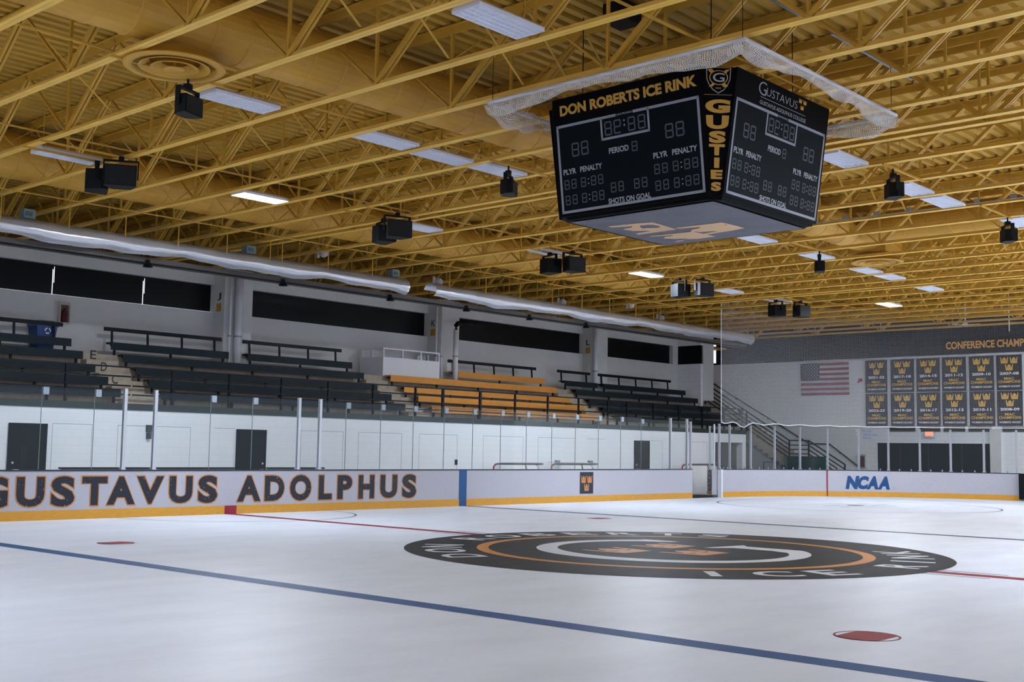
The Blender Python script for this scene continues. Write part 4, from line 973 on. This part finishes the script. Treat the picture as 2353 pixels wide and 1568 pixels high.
# chamfered corners
def corner(sx, sy, letters):
    def pt(e, z, d=0.):
        out = HD+TL_*(z-Zb)/(Zt-Zb)
        a = SC+Vector((sx*out, sy*PW*1.0)); c = SC+Vector((sx*PW, sy*out))
        nrm = Vector((sx, sy)).normalized(); p = a+(c-a)*e+nrm*d; return (p.x, p.y, z)
    m_ = MB(); zs = (Zb-.03, Zb+1.302*FRM)
    def pz(z, d): return [pt(0, z, d), pt(1, z, d)]
    A_ = pz(zs[0], 0)+pz(zs[1], 0)
    m_.add([A_[0], A_[1], A_[3], A_[2]], [(0, 1, 2, 3)])
    o = m_.build('corner_panel', SBLK, sb)
    if letters:
        h = zs[1]-zs[0]
        g = lambda u, v: pt(u, zs[0]+v*h, .006); g2 = lambda u, v: pt(u, zs[0]+v*h, .010); g3 = lambda u, v: pt(u, zs[0]+v*h, .014)
        m_ = MB()
        for ch, v0, v1, ua, ub in (('G', .637, .745, .15, .86), ('U', .512, .62, .16, .85), ('S', .402, .498, .23, .8), ('T', .306, .395, .22, .79), ('I', .208, .289, .41, .62), ('E', .12, .193, .26, .785), ('S', .027, .098, .26, .76)):
            m_.text(ch, (ua, v0, ub, v1), g, .06)
        m_.build('lettering', GOLD, o)
        vv = lambda v: .79+(v-.908)*.205/.087
        sh = [(.21, .995), (.80, .995), (.80, .955), (.75, .938), (.66, .920), (.51, .908), (.36, .920), (.26, .938), (.21, .955)]
        sh = [(u, vv(v)) for u, v in sh]
        m_ = MB(); m_.poly(sh, g, 0)
        m_.poly([(.505+(u-.505)*.93, .905+(v-.905)*.94) for u, v in sh], g2, 1)
        for p0, p1 in (((.29, .975), (.70, .845)), ((.72, .975), (.31, .845))):
            m_.poly([(p0[0]-.055, p0[1]), (p0[0]+.055, p0[1]+.006), (p1[0]+.055, p1[1]), (p1[0]-.055, p1[1]-.006)], g3, 2)
        g4 = lambda u, v: pt(u, zs[0]+v*h, .018); g5 = lambda u, v: pt(u, zs[0]+v*h, .022); g6 = lambda u, v: pt(u, zs[0]+v*h, .026)
        m_.poly([(.505+.23*math.cos(2*PI*k/24), .912+.058*math.sin(2*PI*k/24)) for k in range(24)], g4, 2)
        m_.poly([(.505+.205*math.cos(2*PI*k/24), .912+.052*math.sin(2*PI*k/24)) for k in range(24)], g5, 1)
        m_.text('G', (.36, .878, .65, .948), g6, .01, 0)
        m_.text('1862', (.43, .825, .58, .838), g3, .0, 2)
        m_.rect(.11, .779, .91, .782, g, 3)
        m_.build('shield_emblem', [STXT, SBLK, GOLD, GOLD], o)
corner(-1, -1, True); corner(1, -1, False); corner(-1, 1, False); corner(1, 1, False)
m_ = MB()
q = [(-1, -1), (1, -1), (1, 1), (-1, 1)]
def ocx(r, c): return [(r, -c), (r, c), (c, r), (-c, r), (-r, c), (-r, -c), (-c, -r), (c, -r)]
m_.prism(ocx(1.42, 1.27), lambda a, c: (SC.x+a, SC.y+c, Zb-.085), lambda a, c: (SC.x+a*1.05, SC.y+c*1.05, Zb-.02))
m_.build('skirt', SBLK, sb)
MB().prism(ocx(1.6, 1.4), lambda a, c: (SC.x+a, SC.y+c, 6.9), lambda a, c: (SC.x+a, SC.y+c, 7.0)).build('top_housing', SBLK, sb)
# grey cloth under the scoreboard with crowns, sagging and wrinkled
def clothf(u, v, d=0.):
    x = (u-.5)*2; y = (v-.5)*2
    e = max(abs(x), abs(y)); k = e**3*(1-e**10); z = Zb-.10-.04*(1-x*x)*(1-y*y)+.022*math.sin(11*x+5*y)*k+.016*math.sin(17*y-4*x)*k
    return (SC.x+x*1.32, SC.y+y*1.32, z-d)
m_ = MB(); m_.grid(clothf, 40, 40); cl = m_.build('under_cloth', CLOTH, sb, True)
m_ = MB()
for x0, y0 in ((-.75, .22), (.25, .13), (-.12, -.64)):
    m_.poly([((x0-.04+.84*a)/2.64+.5, (y0-.04+.82*c)/2.64+.5) for a, c in CROWN], lambda u, v: clothf(u, v, .006))
m_.build('crown_print', PEACH, cl)
for sx in (-1, 1):
    for sy in (-1, 1): MB().tube([(SC.x+sx*1.2, SC.y+sy*1.2, 6.95), (SC.x+sx*1.2, SC.y+sy*1.2, 8.6)], .008).build('chain', BLK, sb)
# net frame round the scoreboard top
t = thing('net_ring', (SC.x, SC.y, 7.1), 'bunched white netting hung on a square pipe frame around the scoreboard', 'net')
FC = Vector((-1.62, -1.50)); FH = 2.30
cs = [Vector((-FH, FH)), Vector((-FH, -FH)), Vector((FH, -FH)), Vector((FH, FH))]
zc = 7.08
m_ = MB()
for i in range(4):
    a = FC+cs[i]; c = FC+cs[(i+1) % 4]; m_.tube([(a.x, a.y, zc), (c.x, c.y, zc)], .028, 10)
m_.build('pipe_frame', WPIPE, t)
def swag(a, c, seed):
    a = FC+a; c = FC+c; L_ = (c-a).length; d = (c-a).normalized(); nn = Vector((-d.y, d.x))
    if nn.dot(FC-a) < 0: nn = -nn
    rnd = random.Random(seed); ph = [rnd.uniform(0, 6) for _ in range(6)]
    def fn(u, v):
        sag = .13+.16*math.exp(-((u-.10)/.13)**2)+.20*math.exp(-((u-.86)/.12)**2)+.03*math.sin(u*9+ph[0])+.025*math.sin(u*17+ph[1])+.015*math.sin(u*37+ph[2])
        sag = max(.06, sag)
        ang = v*2*PI
        off = math.sin(ang)*(.10+.03*math.sin(u*23+ph[3])); zz = -(1-math.cos(ang))*.5*sag
        fold = .022*math.sin(u*60+v*9+ph[4])+.015*math.sin(v*30+u*20)
        p = a+d*(L_*u)+nn*(off+fold+.04); return (p.x, p.y, zc+.02+zz+fold*.6)
    return fn
m_ = MB()
for i in range(4): m_.grid(swag(cs[i], cs[(i+1) % 4], 11+i), 140, 22, 0, lambda u, v, i=i: (u*7.5+i*.013, v*1.9))
m_.build('netting', NETW, t, True)
m_ = MB()
for i in range(4):
    p = FC+cs[i]; m_.tube([(p.x*.98, p.y*.98, zc), (p.x*.98, p.y*.98, 7.9)], .005, 6)
m_.build('hanger_wire', BLK, t)
# struts and dark gear above the scoreboard
for x, lab in ((-3.0, 'grey steel strut channel above the scoreboard, nearer one'), (.9, 'grey steel strut channel above the scoreboard, farther one')):
    tag(MB().bar((x-1.2, -3.2, 8.3), (x+1.8, -3.2, 8.3), .05, .05).build('strut_channel', mat('strut_grey', '8a8f95', .4, .6)), lab, 'strut')
tag(MB().box(-3.15, -2.7, -1.25, -.85, 8.2, 8.5).build('control_box', BLK), 'black control box tucked in the trusses above the scoreboard', 'box')
t = thing('conduit_run', (8.78, -1.5, 7.24), 'grey conduit with junction boxes clipped along a truss beyond the scoreboard', 'conduit')
MB().tube([(8.80, 2.2, 7.25), (8.80, -7.0, 7.25)], .014, 6).build('conduit', mat('conduit_grey', '8f8a80', .5), t)
for k in range(12): MB().box(8.75, 8.80, 1.9-.78*k-.06, 1.9-.78*k+.06, 7.23, 7.34).build('junction_box', mat('conduit_grey', '8f8a80', .5), t)
